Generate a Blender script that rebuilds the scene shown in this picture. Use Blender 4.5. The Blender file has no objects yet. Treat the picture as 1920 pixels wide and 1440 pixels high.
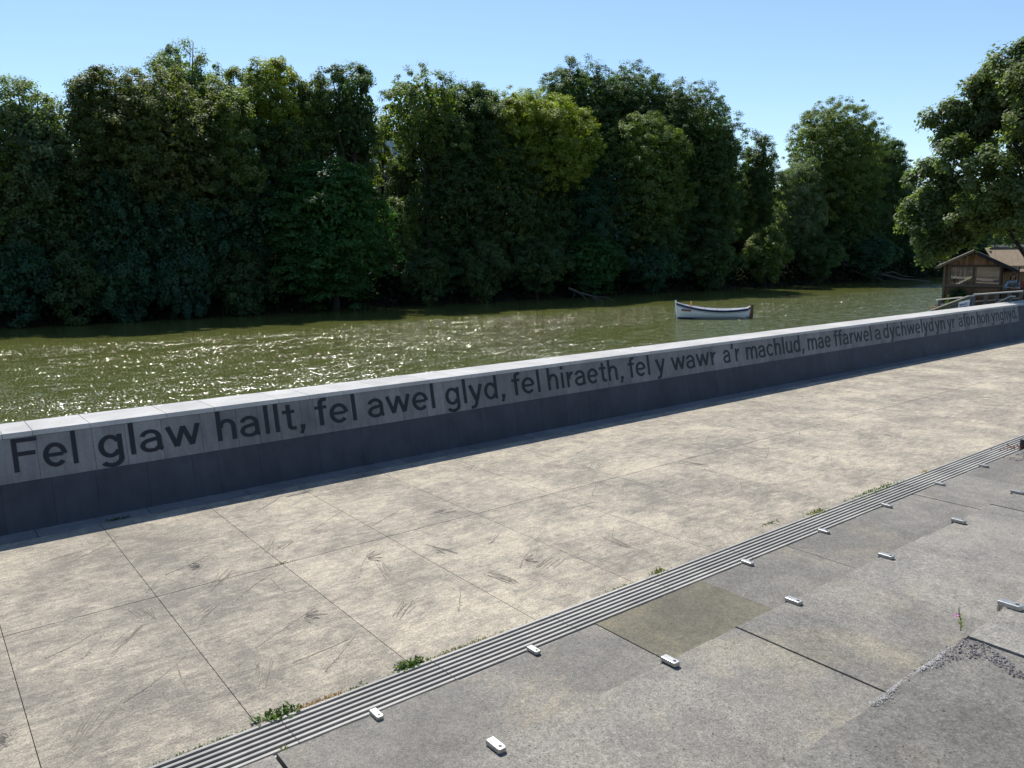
import bpy, bmesh, math, random
import numpy as np
from mathutils import Vector, Matrix
R_ = math.radians
sc = bpy.context.scene
C = sc.collection
rng = np.random.default_rng(7); random.seed(7)

# ------------------------------------------------------------------ camera
F_PX, YAW, PITCH, ROLL, CAMZ = 1473.8, 0.657725, 0.166843, -0.0140945, 3.0
cy, sy, cp, sp = math.cos(YAW), math.sin(YAW), math.cos(PITCH), math.sin(PITCH)
Fv = Vector((sy*cp, cy*cp, -sp)); Rv0 = Vector((cy, -sy, 0)); Uv0 = Rv0.cross(Fv)
Rv = Rv0*math.cos(ROLL) + Uv0*math.sin(ROLL); Uv = Uv0*math.cos(ROLL) - Rv0*math.sin(ROLL)
cam = bpy.data.cameras.new("camera"); camo = bpy.data.objects.new("camera", cam); C.objects.link(camo)
M = Matrix((Rv, Uv, -Fv)).transposed().to_4x4(); M.translation = Vector((0, 0, CAMZ)); camo.matrix_world = M
cam.sensor_width = 36; cam.lens = F_PX/1920*36; cam.clip_end = 3000; cam.clip_start = .05
sc.camera = camo
# ------------------------------------------------------------------ light
AZ, EL = R_(22), R_(53.8)
w = bpy.data.worlds.new("World"); sc.world = w; w.use_nodes = True
nt = w.node_tree; nt.nodes.clear()
sky = nt.nodes.new('ShaderNodeTexSky'); sky.sky_type = 'NISHITA'; sky.sun_disc = False
sky.sun_elevation = EL; sky.sun_rotation = AZ; sky.air_density = 1.0; sky.dust_density = .15; sky.ozone_density = 4.0
bg = nt.nodes.new('ShaderNodeBackground'); bg.inputs['Strength'].default_value = .12
out = nt.nodes.new('ShaderNodeOutputWorld')
nt.links.new(sky.outputs[0], bg.inputs[0]); nt.links.new(bg.outputs[0], out.inputs[0])
sl = bpy.data.lights.new("sun", 'SUN'); sl.energy = 4.7; sl.angle = R_(.5); sl.color = (1, .955, .87)
so = bpy.data.objects.new("sun", sl); C.objects.link(so)
sd = Vector((math.sin(AZ)*math.cos(EL), math.cos(AZ)*math.cos(EL), math.sin(EL)))
so.rotation_euler = sd.to_track_quat('Z', 'Y').to_euler(); so.location = sd*50
sc.view_settings.view_transform = 'Standard'; sc.view_settings.look = 'None'
sc.view_settings.gamma = 1; sc.view_settings.exposure = .38
sc.render.engine = 'CYCLES'

# ------------------------------------------------------------------ placing helpers
def raydir(px, py):
    return Rv*((px-960)/F_PX) - Uv*((py-720)/F_PX) + Fv
def G(px, py, z=0.0):
    d = raydir(px, py); t = (z-CAMZ)/d.z; return Vector((d.x*t, d.y*t, z))
def AT(px, py, dist):                      # point seen at px,py at a horizontal distance
    d = raydir(px, py); t = dist/math.hypot(d.x, d.y); return Vector((d.x*t, d.y*t, CAMZ+d.z*t))

# ------------------------------------------------------------------ mesh helpers
class MB:
    def __init__(s): s.v = []; s.f = []; s.t = []; s.m = []
    def add(s, vs, fs, tone=1.0, mi=0):
        o = len(s.v); s.v += [tuple(v) for v in vs]
        for f in fs: s.f.append(tuple(i+o for i in f)); s.t.append(tone); s.m.append(mi)
    def box(s, x0, x1, y0, y1, z0, z1, tone=1.0, fn=None, mi=0):
        vs = [Vector((x, y, z)) for z in (z0, z1) for y in (y0, y1) for x in (x0, x1)]
        if fn: vs = [fn(v) for v in vs]
        s.add(vs, [(0, 2, 3, 1), (4, 5, 7, 6), (0, 1, 5, 4), (2, 6, 7, 3), (0, 4, 6, 2), (1, 3, 7, 5)], tone, mi)
    def beam(s, a, b, wd, ht, up=Vector((0, 0, 1)), tone=1.0):
        a = Vector(a); b = Vector(b); d = (b-a).normalized()
        x = d.cross(up)
        if x.length < 1e-4: x = d.cross(Vector((1, 0, 0)))
        x.normalize(); u = x.cross(d).normalized()
        vs = [p + x*sx*wd/2 + u*su*ht/2 for p in (a, b) for sx, su in ((-1, -1), (1, -1), (1, 1), (-1, 1))]
        s.add(vs, [(0, 1, 2, 3), (7, 6, 5, 4), (0, 4, 5, 1), (1, 5, 6, 2), (2, 6, 7, 3), (3, 7, 4, 0)], tone)
    def tube(s, pts, rad, n=7, tone=1.0, cap=True):
        pts = [Vector(p) for p in pts]; rings = []
        ref = Vector((.3, .9, .2)).normalized()
        o = []
        for i, p in enumerate(pts):
            d = (pts[min(i+1, len(pts)-1)] - pts[max(i-1, 0)])
            if d.length < 1e-9: d = Vector((0, 0, 1))
            d.normalize(); x = d.cross(ref)
            if x.length < .05: x = d.cross(Vector((1, 0, 0)))
            x.normalize(); y = d.cross(x)
            r = rad[i] if hasattr(rad, '__len__') else rad
            for k in range(n):
                a = 2*math.pi*k/n; o.append(p + x*math.cos(a)*r + y*math.sin(a)*r)
        fs = []
        for i in range(len(pts)-1):
            for k in range(n):
                k2 = (k+1) % n; fs.append((i*n+k, i*n+k2, (i+1)*n+k2, (i+1)*n+k))
        if cap: fs.append(tuple(range(n))[::-1]); fs.append(tuple((len(pts)-1)*n+k for k in range(n)))
        s.add(o, fs, tone)
    def build(s, name, mat, parent=None, smooth=False, bevel=0, loc=None, rotz=0):
        me = bpy.data.meshes.new(name); me.from_pydata(s.v, [], s.f)
        at = me.attributes.new('tone', 'FLOAT', 'FACE'); at.data.foreach_set('value', s.t)
        mats = mat if isinstance(mat, (list, tuple)) else [mat]
        for m_ in mats: me.materials.append(m_)
        me.polygons.foreach_set('material_index', s.m)
        if smooth: me.polygons.foreach_set('use_smooth', [True]*len(s.f))
        me.update()
        o = bpy.data.objects.new(name, me); C.objects.link(o)
        if parent: o.parent = parent
        if loc is not None: o.location = loc
        o.rotation_euler.z = rotz
        if bevel:
            b = o.modifiers.new('bevel', 'BEVEL'); b.width = bevel; b.segments = 2; b.limit_method = 'ANGLE'
        return o
def npmesh(name, V, Fq, mat, tone=None, parent=None):
    me = bpy.data.meshes.new(name); nv, nf = len(V), len(Fq)
    me.vertices.add(nv); me.vertices.foreach_set('co', V.astype(np.float32).ravel())
    me.loops.add(nf*4); me.loops.foreach_set('vertex_index', Fq.astype(np.int32).ravel())
    me.polygons.add(nf); me.polygons.foreach_set('loop_start', np.arange(nf, dtype=np.int32)*4)
    me.update(calc_edges=True)
    if tone is not None:
        a = me.attributes.new('tone', 'FLOAT', 'FACE'); a.data.foreach_set('value', tone.astype(np.float32))
    me.materials.append(mat)
    o = bpy.data.objects.new(name, me); C.objects.link(o)
    if parent: o.parent = parent
    return o
def tag(o, label=None, cat=None, group=None, kind=None):
    if label: o['label'] = label
    if cat: o['category'] = cat
    if group: o['group'] = group
    if kind: o['kind'] = kind
    return o
def empty(name, loc, label, cat, group=None, rz=0):
    o = bpy.data.objects.new(name, None); C.objects.link(o); o.location = loc; o.rotation_euler.z = rz
    o.empty_display_size = .2
    return tag(o, label, cat, group)

# ------------------------------------------------------------------ material helpers
class NM:
    def __init__(s, name):
        s.m = bpy.data.materials.new(name); s.m.use_nodes = True; s.n = s.m.node_tree; s.n.nodes.clear()
        s.out = s.n.nodes.new('ShaderNodeOutputMaterial')
    def N(s, t, **k):
        n = s.n.nodes.new('ShaderNode'+t)
        for a, b in k.items(): setattr(n, a, b)
        return n
    def L(s, a, b): s.n.links.new(a, b)
    def S(s, n, i, v):
        if hasattr(v, 'links'): s.L(v, n.inputs[i])
        else: n.inputs[i].default_value = v
    def pos(s, scale=(1, 1, 1), obj=False, rot=(0, 0, 0)):
        m_ = s.N('Mapping'); m_.inputs['Scale'].default_value = scale; m_.inputs['Rotation'].default_value = rot
        if obj: s.L(s.N('TexCoord').outputs['Object'], m_.inputs[0])
        else: s.L(s.N('NewGeometry').outputs['Position'], m_.inputs[0])
        return m_.outputs[0]
    def noise(s, vec, scale, detail=4, rough=.6, dist=0):
        n = s.N('TexNoise'); s.L(vec, n.inputs['Vector']); n.inputs['Scale'].default_value = scale
        n.inputs['Detail'].default_value = detail; n.inputs['Roughness'].default_value = rough
        n.inputs['Distortion'].default_value = dist; return n.outputs['Fac']
    def ramp(s, fac, stops):
        r = s.N('ValToRGB'); s.L(fac, r.inputs[0]); e = r.color_ramp.elements
        while len(e) < len(stops): e.new(.5)
        for i, (p, c) in enumerate(stops):
            e[i].position = p; e[i].color = (c if hasattr(c, '__len__') else (c, c, c)) + ((1,) if hasattr(c, '__len__') else (1,))  if not (hasattr(c, '__len__') and len(c) == 4) else c
        return r.outputs[0]
    def math(s, op, a, b=0.0, clamp=False):
        n = s.N('Math', operation=op, use_clamp=clamp); s.S(n, 0, a); s.S(n, 1, b); return n.outputs[0]
    def mix(s, fac, a, b, mode='MIX'):
        n = s.N('MixRGB', blend_type=mode); s.S(n, 0, fac); s.S(n, 1, a); s.S(n, 2, b); return n.outputs[0]
    def tone(s):
        n = s.N('Attribute'); n.attribute_name = 'tone'; return n.outputs['Fac']
    def bump(s, h, strength, dist=.01, normal=None):
        b = s.N('Bump'); b.inputs['Strength'].default_value = strength; b.inputs['Distance'].default_value = dist
        s.L(h, b.inputs['Height'])
        if normal: s.L(normal, b.inputs['Normal'])
        return b.outputs[0]
    def pbr(s, col, rough=.8, normal=None, spec=.4, metal=0.0):
        p = s.N('BsdfPrincipled'); s.S(p, 'Base Color', col); s.S(p, 'Roughness', rough)
        p.inputs['Specular IOR Level'].default_value = spec; p.inputs['Metallic'].default_value = metal
        if normal: s.L(normal, p.inputs['Normal'])
        s.L(p.outputs[0], s.out.inputs[0]); return s.m
def c4(*a): return tuple(a)+(1,)
def scale_tone(n, col):
    t = n.tone(); cc = n.N('CombineColor'); [n.L(t, cc.inputs[i]) for i in range(3)]
    return n.mix(1.0, col, cc.outputs[0], 'MULTIPLY')

def mat_promenade():
    n = NM('stamped_concrete'); p = n.pos()
    big = n.noise(p, .9, 6, .62, .4); mid = n.noise(p, 5.5, 7, .75, .8); fine = n.noise(p, 70, 3, .75); sp_ = n.noise(p, 220, 2, .6)
    st = n.noise(n.pos((1.3, 5, 1)), 3.2, 6, .7, .6)
    f = n.math('ADD', n.math('MULTIPLY', big, .38), n.math('ADD', n.math('MULTIPLY', mid, .34), n.math('MULTIPLY', st, .28)))
    t = n.tone()
    f = n.math('ADD', f, n.math('MULTIPLY', n.math('SUBTRACT', t, 1.0), .5))
    col = n.ramp(f, [(.41, c4(.200, .180, .148)), (.475, c4(.285, .254, .204)), (.52, c4(.360, .317, .248)), (.585, c4(.48, .418, .318))])
    fr = n.ramp(fine, [(.34, .58), (.46, .90), (.54, 1.05), (.68, 1.32)]); col = n.mix(1, col, fr, 'MULTIPLY')
    f2 = n.noise(n.pos((1.0, 2.2, 1)), 24, 4, .75, .5); col = n.mix(.9, col, n.ramp(f2, [(.34, .68), (.5, 1.0), (.66, 1.22)]), 'MULTIPLY')
    sr = n.ramp(sp_, [(.32, .55), (.45, 1.0), (.64, 1.0), (.74, 1.3)]); col = n.mix(.8, col, sr, 'MULTIPLY')
    h = n.math('ADD', n.math('MULTIPLY', mid, 1.2), n.math('ADD', n.math('MULTIPLY', fine, .5), n.math('MULTIPLY', st, .8)))
    return n.pbr(col, .85, n.bump(h, .55, .012), .3)
def mat_tread():
    n = NM('exposed_aggregate_concrete'); p = n.pos()
    big = n.noise(p, 1.6, 5, .6, .3); fine = n.noise(p, 110, 3, .8); sp2 = n.noise(p, 38, 4, .75); mid = n.noise(p, 9, 6, .7, .5)
    t = n.tone()
    f = n.math('ADD', n.math('MULTIPLY', big, .6), n.math('MULTIPLY', mid, .4))
    col = n.ramp(f, [(.38, c4(.138, .129, .114)), (.5, c4(.182, .170, .149)), (.62, c4(.232, .214, .183))])
    col = scale_tone(n, col)
    # greenish slab when tone is between bands (tone<.8)
    g = n.ramp(t, [(.0, 1.0), (.70, 1.0), (.74, 0.0)])
    col = n.mix(g, col, n.mix(1, col, c4(1.02, .99, .80), 'MULTIPLY'))
    bl = n.ramp(n.noise(n.pos((1, 1, 1), rot=(0, 0, .7)), 1.1, 4, .6, 1.2), [(.55, 0.0), (.66, .65)])
    col = n.mix(bl, col, n.mix(1, col, c4(1.32, 1.25, 1.08), 'MULTIPLY'))
    fr = n.ramp(fine, [(.30, .45), (.43, .85), (.55, 1.1), (.70, 1.75)]); col = n.mix(.95, col, fr, 'MULTIPLY'); col = n.mix(.8, col, n.ramp(sp2, [(.33, .66), (.5, 1.0), (.68, 1.28)]), 'MULTIPLY')
    vo = n.N('TexVoronoi'); n.L(p, vo.inputs['Vector']); vo.inputs['Scale'].default_value = 42
    pit = n.ramp(vo.outputs['Distance'], [(.10, 1.0), (.20, 0.0)])
    msk = n.ramp(n.noise(p, 2.3, 3, .6), [(.50, 0.0), (.60, 1.0)])
    pit = n.math('MULTIPLY', pit, msk)
    col = n.mix(n.math('MULTIPLY', pit, .8), col, c4(.06, .058, .055))
    h = n.math('ADD', n.math('MULTIPLY', fine, .7), n.math('ADD', n.math('MULTIPLY', mid, .6), n.math('MULTIPLY', pit, -1.5)))
    return n.pbr(col, .8, n.bump(h, .5, .006), .35)
def mat_stone(name, c0, c1, fs=160, rough=.7, streak=.25, bumpd=.002):
    n = NM(name); p = n.pos()
    big = n.noise(p, 1.7, 5, .65, .5); fine = n.noise(p, fs, 3, .7); vs = n.noise(n.pos((6, 6, .8)), 2, 5, .6)
    col = n.ramp(big, [(.35, c0), (.65, c1)]); col = scale_tone(n, col)
    col = n.mix(.6, col, n.ramp(fine, [(.35, .7), (.5, 1.0), (.68, 1.35)]), 'MULTIPLY')
    col = n.mix(streak, col, n.ramp(vs, [(.3, .55), (.6, 1.1)]), 'MULTIPLY')
    return n.pbr(col, rough, n.bump(fine, .4, bumpd), .4)
def mat_plain(name, col, rough=.6, metal=0.0, var=.15, spec=.4, sc_=6, flat=False):
    n = NM(name); p = n.pos((1, 1, 1), True)
    no = n.noise(p, sc_, 5, .65); r = n.ramp(no, [(.3, 1-var), (.7, 1+var)])
    cc = n.mix(1, col if flat else scale_tone(n, col), r, 'MULTIPLY')
    return n.pbr(cc, rough, n.bump(no, .15, .004), spec, metal)
def mat_wood(name, c0, c1, grain=(14, 14, 1.2), rough=.8):
    n = NM(name); g = n.noise(n.pos(grain, True), 2.2, 6, .7, .6)
    col = scale_tone(n, n.ramp(g, [(.3, c0), (.7, c1)]))
    return n.pbr(col, rough, n.bump(g, .3, .006), .2)
def mat_leaf(name='leaves', trans=.48, rough=.55):
    n = NM(name)
    oi = n.N('ObjectInfo'); t = n.tone()
    col = scale_tone(n, oi.outputs['Color'])
    pn = n.noise(n.pos(), .45, 3, .6)
    col = n.mix(1, col, n.ramp(pn, [(.35, c4(.84, .92, 1.05)), (.65, c4(1.12, 1.06, .88))]), 'MULTIPLY')
    p = n.N('BsdfPrincipled'); n.L(col, p.inputs['Base Color']); p.inputs['Roughness'].default_value = rough
    p.inputs['Specular IOR Level'].default_value = .3
    tr = n.N('BsdfTranslucent'); tc = n.mix(1, col, c4(1.5, 1.75, .6), 'MULTIPLY'); n.L(tc, tr.inputs[0])
    mx = n.N('MixShader'); mx.inputs[0].default_value = trans
    n.L(p.outputs[0], mx.inputs[1]); n.L(tr.outputs[0], mx.inputs[2]); n.L(mx.outputs[0], n.out.inputs[0])
    return n.m
def mat_water():
    n = NM('river_water'); vz = R_(42)
    def slopes(vec, scale, detail, amp, dist=0.0):      # wave slopes taken straight from the noise, so that fine ripples stay sharp far away
        t = n.N('TexNoise'); n.L(vec, t.inputs['Vector']); t.inputs['Scale'].default_value = scale; t.inputs['Detail'].default_value = detail; t.inputs['Roughness'].default_value = .55; t.inputs['Distortion'].default_value = dist
        v = n.N('VectorMath', operation='SUBTRACT'); n.L(t.outputs['Color'], v.inputs[0]); v.inputs[1].default_value = (.5, .5, .5)
        m_ = n.N('VectorMath', operation='MULTIPLY'); n.L(v.outputs[0], m_.inputs[0]); m_.inputs[1].default_value = (amp, amp, 0); return m_.outputs[0]
    def add(a_, b_):
        v = n.N('VectorMath', operation='ADD'); n.L(a_, v.inputs[0]); n.L(b_, v.inputs[1]); return v.outputs[0]
    A_ = slopes(n.pos((.8, 1.2, 1), rot=(0, 0, vz)), 1.5, 3, .95, .3)
    B_ = slopes(n.pos((1.0, .30, 1), rot=(0, 0, vz)), 19.0, 2, 2.45)
    sx = n.N('SeparateXYZ'); n.L(n.N('NewGeometry').outputs['Position'], sx.inputs[0])
    yy = n.math('ADD', sx.outputs[1], n.math('MULTIPLY', sx.outputs[0], .088))
    mr = n.N('MapRange'); mr.clamp = True; n.L(yy, mr.inputs[0]); mr.inputs[1].default_value = 50; mr.inputs[2].default_value = 58; mr.inputs[3].default_value = 1; mr.inputs[4].default_value = .22
    gust = n.ramp(n.noise(n.pos((.06, .17, 1), rot=(0, 0, .12)), 1.0, 5, .65, 1.0), [(.36, .66), (.52, .95), (.62, 1.12)])
    m3 = n.N('MapRange'); m3.clamp = True; n.L(sx.outputs[0], m3.inputs[0]); m3.inputs[1].default_value = 12; m3.inputs[2].default_value = 60; m3.inputs[3].default_value = .96; m3.inputs[4].default_value = 1.28
    g = n.math('MULTIPLY', n.math('MULTIPLY', gust, m3.outputs[0]), mr.outputs[0])
    m2 = n.N('VectorMath', operation='SCALE'); n.L(add(A_, B_), m2.inputs[0]); n.L(g, m2.inputs['Scale'])
    nm = n.N('VectorMath', operation='ADD'); n.L(m2.outputs[0], nm.inputs[0]); nm.inputs[1].default_value = (0, 0, 1)
    nn = n.N('VectorMath', operation='NORMALIZE'); n.L(nm.outputs[0], nn.inputs[0])
    col = n.mix(n.noise(n.pos((.15, .3, 1)), 1.0, 4, .6), c4(.090, .102, .026), c4(.128, .138, .042))
    return n.pbr(col, .09, nn.outputs[0], .5)
M_prom = mat_promenade(); M_tread = mat_tread()
M_lower = mat_stone('blue_grey_stone', c4(.036, .041, .052), c4(.055, .061, .074), streak=.35)
M_band = mat_stone('granite_band', c4(.15, .148, .148), c4(.215, .21, .205), fs=120, streak=.45)
M_coping = mat_stone('pale_granite', c4(.36, .355, .34), c4(.46, .45, .43), fs=110, streak=.05, rough=.9)
M_letter = mat_plain('black_inlay', c4(.010, .012, .018), .6)
M_rib = mat_stone('ribbed_stone', c4(.29, .28, .255), c4(.39, .375, .34), streak=.2)
M_dirt = mat_plain('joint_dirt', c4(.05, .046, .04), .95)
M_etch = mat_plain('etched_concrete', c4(.34, .305, .245), .95)  # darker concrete tone stands in for the shade inside etched grooves
M_steel = mat_plain('cast_metal', c4(.42, .42, .40), .42, .75, .18, sc_=30)
M_darkm = mat_plain('dark_metal', c4(.05, .05, .055), .5, .5)
M_leaf = mat_leaf(); M_water = mat_water()
M_bark = mat_wood('bark', c4(.028, .024, .019), c4(.065, .055, .043), (9, 9, 1.5))
M_wood = mat_wood('weathered_brown_planks', c4(.20, .11, .066), c4(.38, .23, .15))
M_woodg = mat_wood('grey_timber', c4(.12, .115, .105), c4(.22, .21, .19))
M_woodp = mat_wood('bleached_timber', c4(.42, .39, .34), c4(.60, .57, .50))
M_tan = mat_wood('tan_planks', c4(.38, .25, .14), c4(.58, .42, .26))
M_woodb = mat_wood('brown_timber', c4(.13, .10, .08), c4(.24, .19, .15))
M_roof = mat_wood('lit_roof_sheet', c4(.15, .13, .09), c4(.28, .24, .17), (1.2, 12, 4))  # lighter tone paints the shed's left roof slope as sunlit
M_roofd = mat_plain('dark_felt_and_shade', c4(.03, .032, .035), .9)  # house roof; on the shed this dark paints the right slope's shade
M_white = mat_plain('white_paint', c4(.88, .885, .89), .35, var=.05)
M_navy = mat_plain('navy_paint', c4(.012, .022, .10), .3, var=.05)
M_pink = mat_plain('cream_thwart_wood', c4(.62, .42, .30), .5)
M_orange = mat_plain('varnished_post', c4(.55, .22, .08), .5)
M_rudder = mat_wood('rudder_wood', c4(.10, .06, .04), c4(.20, .12, .08))
M_sign = mat_plain('sign_white', c4(.62, .64, .68), .5, var=.03)
M_blue = mat_plain('sign_blue_text', c4(.02, .04, .16), .5)
M_ground = mat_plain('earth', c4(.026, .023, .017), .95, var=.4, sc_=1.5)
M_rust = mat_plain('rust', c4(.17, .05, .025), .9, var=.4, sc_=40)
M_rubble = mat_stone('dark_rubble', c4(.10, .09, .095), c4(.19, .175, .175), fs=90)
M_cream = mat_plain('cream_board', c4(.60, .56, .44), .7)
M_curt = mat_plain('render_white', c4(.72, .74, .78), .7)

# ------------------------------------------------------------------ terrain, water
def bank(X): return 69.5 - .088*min(max(X, -60), 170)
def terr(X, Y):
    b = bank(X); d = Y-b
    if Y < 9.5: return -.6
    if d < -3:
        if X > 29 and Y < 13.0: return -.45
        if X > 29 and Y < 16.5: return -.45 - (Y-13)/3.5*3.6
        return -4.0
    h = -4 + 2.4*min(1, (d+3)/3)
    if d > 0: h += 5.0*(1-math.exp(-d/5)) + 9.5*(1/(1+math.exp(-(d-13)/3))) 
    return h + .35*math.sin(X*.31+Y*.17)*min(1, max(0, d)/4)
xs = list(np.arange(-120, 300, 3.0)) + [340, 420, 560, 800, 1200]
xs = [-1200, -600, -300, -180] + xs
ys = [-1200, -400, -100, -30, -5, 9, 10.5, 11.5, 13, 14, 15, 16.5, 18, 24, 40, 55] + list(np.arange(58, 130, 2.0)) + [140, 170, 240, 400, 800, 1500]
mb = MB(); vs = [(x, y, terr(x, y)) for y in ys for x in xs]; nx = len(xs)
mb.add(vs, [(j*nx+i, j*nx+i+1, (j+1)*nx+i+1, (j+1)*nx+i) for j in range(len(ys)-1) for i in range(nx-1)])
tag(mb.build('ground', M_ground, smooth=True), kind='structure')
mb = MB(); mb.add([(-600, 10.95, -1.9), (900, 10.95, -1.9), (900, 90, -1.9), (-600, 90, -1.9)], [(0, 1, 2, 3)])
tag(mb.build('river', M_water), kind='structure')

# ------------------------------------------------------------------ promenade paving
mb = MB(); mb.box(-30, 95, 3.6, 10.2, -.5, -.010)
tag(mb.build('paving_bed', M_dirt), kind='structure')
JX = [2.68 + 1.165*k for k in range(-24, 78)]
MAJ = 2   # every second joint is a wide one
mb = MB()
for i in range(len(JX)-1):
    x0, x1 = JX[i], JX[i+1]
    left = x0 < 2.6
    g0 = g1 = .0028
    for y0, y1, gl in ((4.70, 7.205, .005), (7.205, 9.66, .005)):
        t = (.94 if left else 1.0) + random.uniform(-.03, .03)
        mb.box(x0+g0, x1-g1, y0+gl, y1-gl, -.1, 0, t)
o = tag(mb.build('promenade_paving', M_prom), kind='structure')
mb = MB()
for i in range(-20, 60):
    x0 = .9+i*1.165; mb.box(x0+.004, x0+1.161, 9.668, 9.97, -.1, .004, random.uniform(.8, 1.1))
tag(mb.build('edge_course', M_band), kind='structure')
# ribbed drainage strip
strip = MB()
x = -10.0
k = 0
while x < 60:
    L_ = 1.165
    strip.box(x+.003, x+L_-.003, 3.70, 4.688, -.1, -.003, .62+random.uniform(-.04, .04))
    for r in range(8):
        y = 4.674-.0525*r
        strip.box(x+.003, x+L_-.003, y-.011, y+.011, -.002, .012, 1.08+random.uniform(-.16, .12))
    x += L_
tag(strip.build('ribbed_paving_strip', M_rib), kind='structure')

# etched twig and leaf marks in the concrete
et = MB()
def groove(pts, wd, z=.0012):
    pts = [Vector(p) for p in pts]
    for i in range(len(pts)-1):
        a, b = pts[i], pts[i+1]; d = (b-a); 
        if d.length < 1e-5: continue
        d.normalize(); s_ = Vector((-d.y, d.x, 0))*wd/2
        A, B = a.copy(), b.copy(); A.z = B.z = z
        t = Vector((0, 0, .0026))
        et.add([A-s_, B-s_, B+t, A+t, A+s_, B+s_], [(0, 1, 2, 3), (3, 2, 5, 4)], random.uniform(.55, 1))
def leaf(c, ang, L_, wd):
    d = Vector((math.cos(ang), math.sin(ang), 0)); s_ = Vector((-d.y, d.x, 0))
    pts = [c + d*L_*t + s_*wd*math.sin(math.pi*t) for t in (0, .2, .45, .7, 1)]
    pt2 = [c + d*L_*t - s_*wd*math.sin(math.pi*t) for t in (0, .2, .45, .7, 1)]
    groove(pts, .0022); groove(pt2, .0022)
def twig(px0, py0, px1, py1, fans=2):
    a, b = G(px0, py0), G(px1, py1); d = b-a; n = 9; pts = []
    s_ = Vector((-d.y, d.x, 0)).normalized(); bow = random.uniform(-.04, .04)*d.length
    for i in range(n+1):
        t = i/n; pts.append(a+d*t+s_*(bow*math.sin(math.pi*t)+random.uniform(-.004, .004)))
    groove(pts, .007)
    for i in range(4):
        p = pts[i]; groove([p, p+s_*random.choice((-1, 1))*.016+d.normalized()*.012], .012)
    ang = math.atan2(d.y, d.x)
    for q in range(fans):
        c = pts[random.choice((5, 6, 7, 3))]; side = random.choice((-1, 1))
        for j in range(random.randint(3, 5)):
            leaf(c+Vector((math.cos(ang + side*(.4+.55*j)), math.sin(ang + side*(.4+.55*j)), 0))*.03, ang + side*(.4+.55*j)+random.uniform(-.1, .1), random.uniform(.10, .19)*min(1, .4+d.length), .012)
def sheaf(px, py, L_, ang=None):
    c = G(px, py); ang = ang if ang is not None else random.uniform(0, 3.1)
    d = Vector((math.cos(ang), math.sin(ang), 0)); s_ = Vector((-d.y, d.x, 0))
    for j in range(random.randint(6, 11)):
        o_ = s_*random.uniform(-.06, .06)+d*random.uniform(-.08, .08); l = L_*random.uniform(.3, 1)
        a2 = random.uniform(-.02, .02)
        groove([c+o_-d*l/2, c+o_+s_*a2, c+o_+d*l/2+s_*a2*2], .006)
for t in ((310, 1078, 403, 1035), (363, 1078, 386, 1048), (443, 1125, 515, 1073), (535, 1112, 508, 1085), (480, 1215, 590, 1140),
          (548, 1243, 655, 1198), (608, 1260, 668, 1188), (233, 1318, 348, 1230), (356, 1298, 333, 1245), (85, 1235, 190, 1180),
          (155, 1235, 195, 1187), (672, 1083, 690, 1038), (0, 1408, 30, 1375), (95, 1050, 165, 1030), (125, 1058, 205, 1020),
          (860, 1145, 863, 1103), (975, 1065, 998, 1027), (265, 1120, 300, 1085), (480, 960, 560, 905), (585, 995, 640, 960),
          (918, 1020, 935, 1000), (700, 985, 760, 950), (1145, 1020, 1150, 990), (1080, 850, 1110, 835), (1240, 905, 1250, 890),
          (1325, 845, 1330, 815), (1435, 860, 1440, 838), (1390, 925, 1388, 900), (1500, 815, 1500, 808), (1110, 930, 1120, 905)):
    twig(*t, fans=1 if (t[1] > 1050 and int(t[0]) % 3 == 0) else 0)
for s_ in ((415, 1085, .45, .9), (505, 1025, .4, 1.1), (385, 1148, .35, .8), (165, 1365, .55, 1.0), (235, 1200, .5, .9), (270, 1150, .3, 1.6),
           (490, 1260, .5, 1.2), (722, 1065, .45, 1.3), (537, 1020, .3, .7), (760, 1140, .3, .7), (940, 1085, .35, 1.8), (825, 1030, .35, 1.8),
           (560, 925, .4, .2), (1160, 1020, .5, 1.5), (300, 960, .3, .3), (655, 870, .4, .5), (1300, 870, .5, 1.9)): sheaf(*s_)
for i in range(34):
    X = random.uniform(4, 26); Y = random.uniform(4.9, 9.3)
    c = Vector((X, Y, 0)); a = random.uniform(0, 6.28); d = Vector((math.cos(a), math.sin(a), 0)); L_ = random.uniform(.2, .55)
    if random.random() < .5:
        s2 = Vector((-d.y, d.x, 0)); groove([c, c+d*L_*.5+s2*random.uniform(-.04, .04), c+d*L_], .009)
        groove([c+d*L_*.6, c+d*L_*.75+s2*.08], .004)
    else:
        for j in range(6): 
            o_ = Vector((random.uniform(-.08, .08), random.uniform(-.08, .08), 0)); groove([c+o_, c+o_+d*L_*random.uniform(.3, .8)], .006)
et.build('etched_twig_pattern', M_etch, o)

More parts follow.
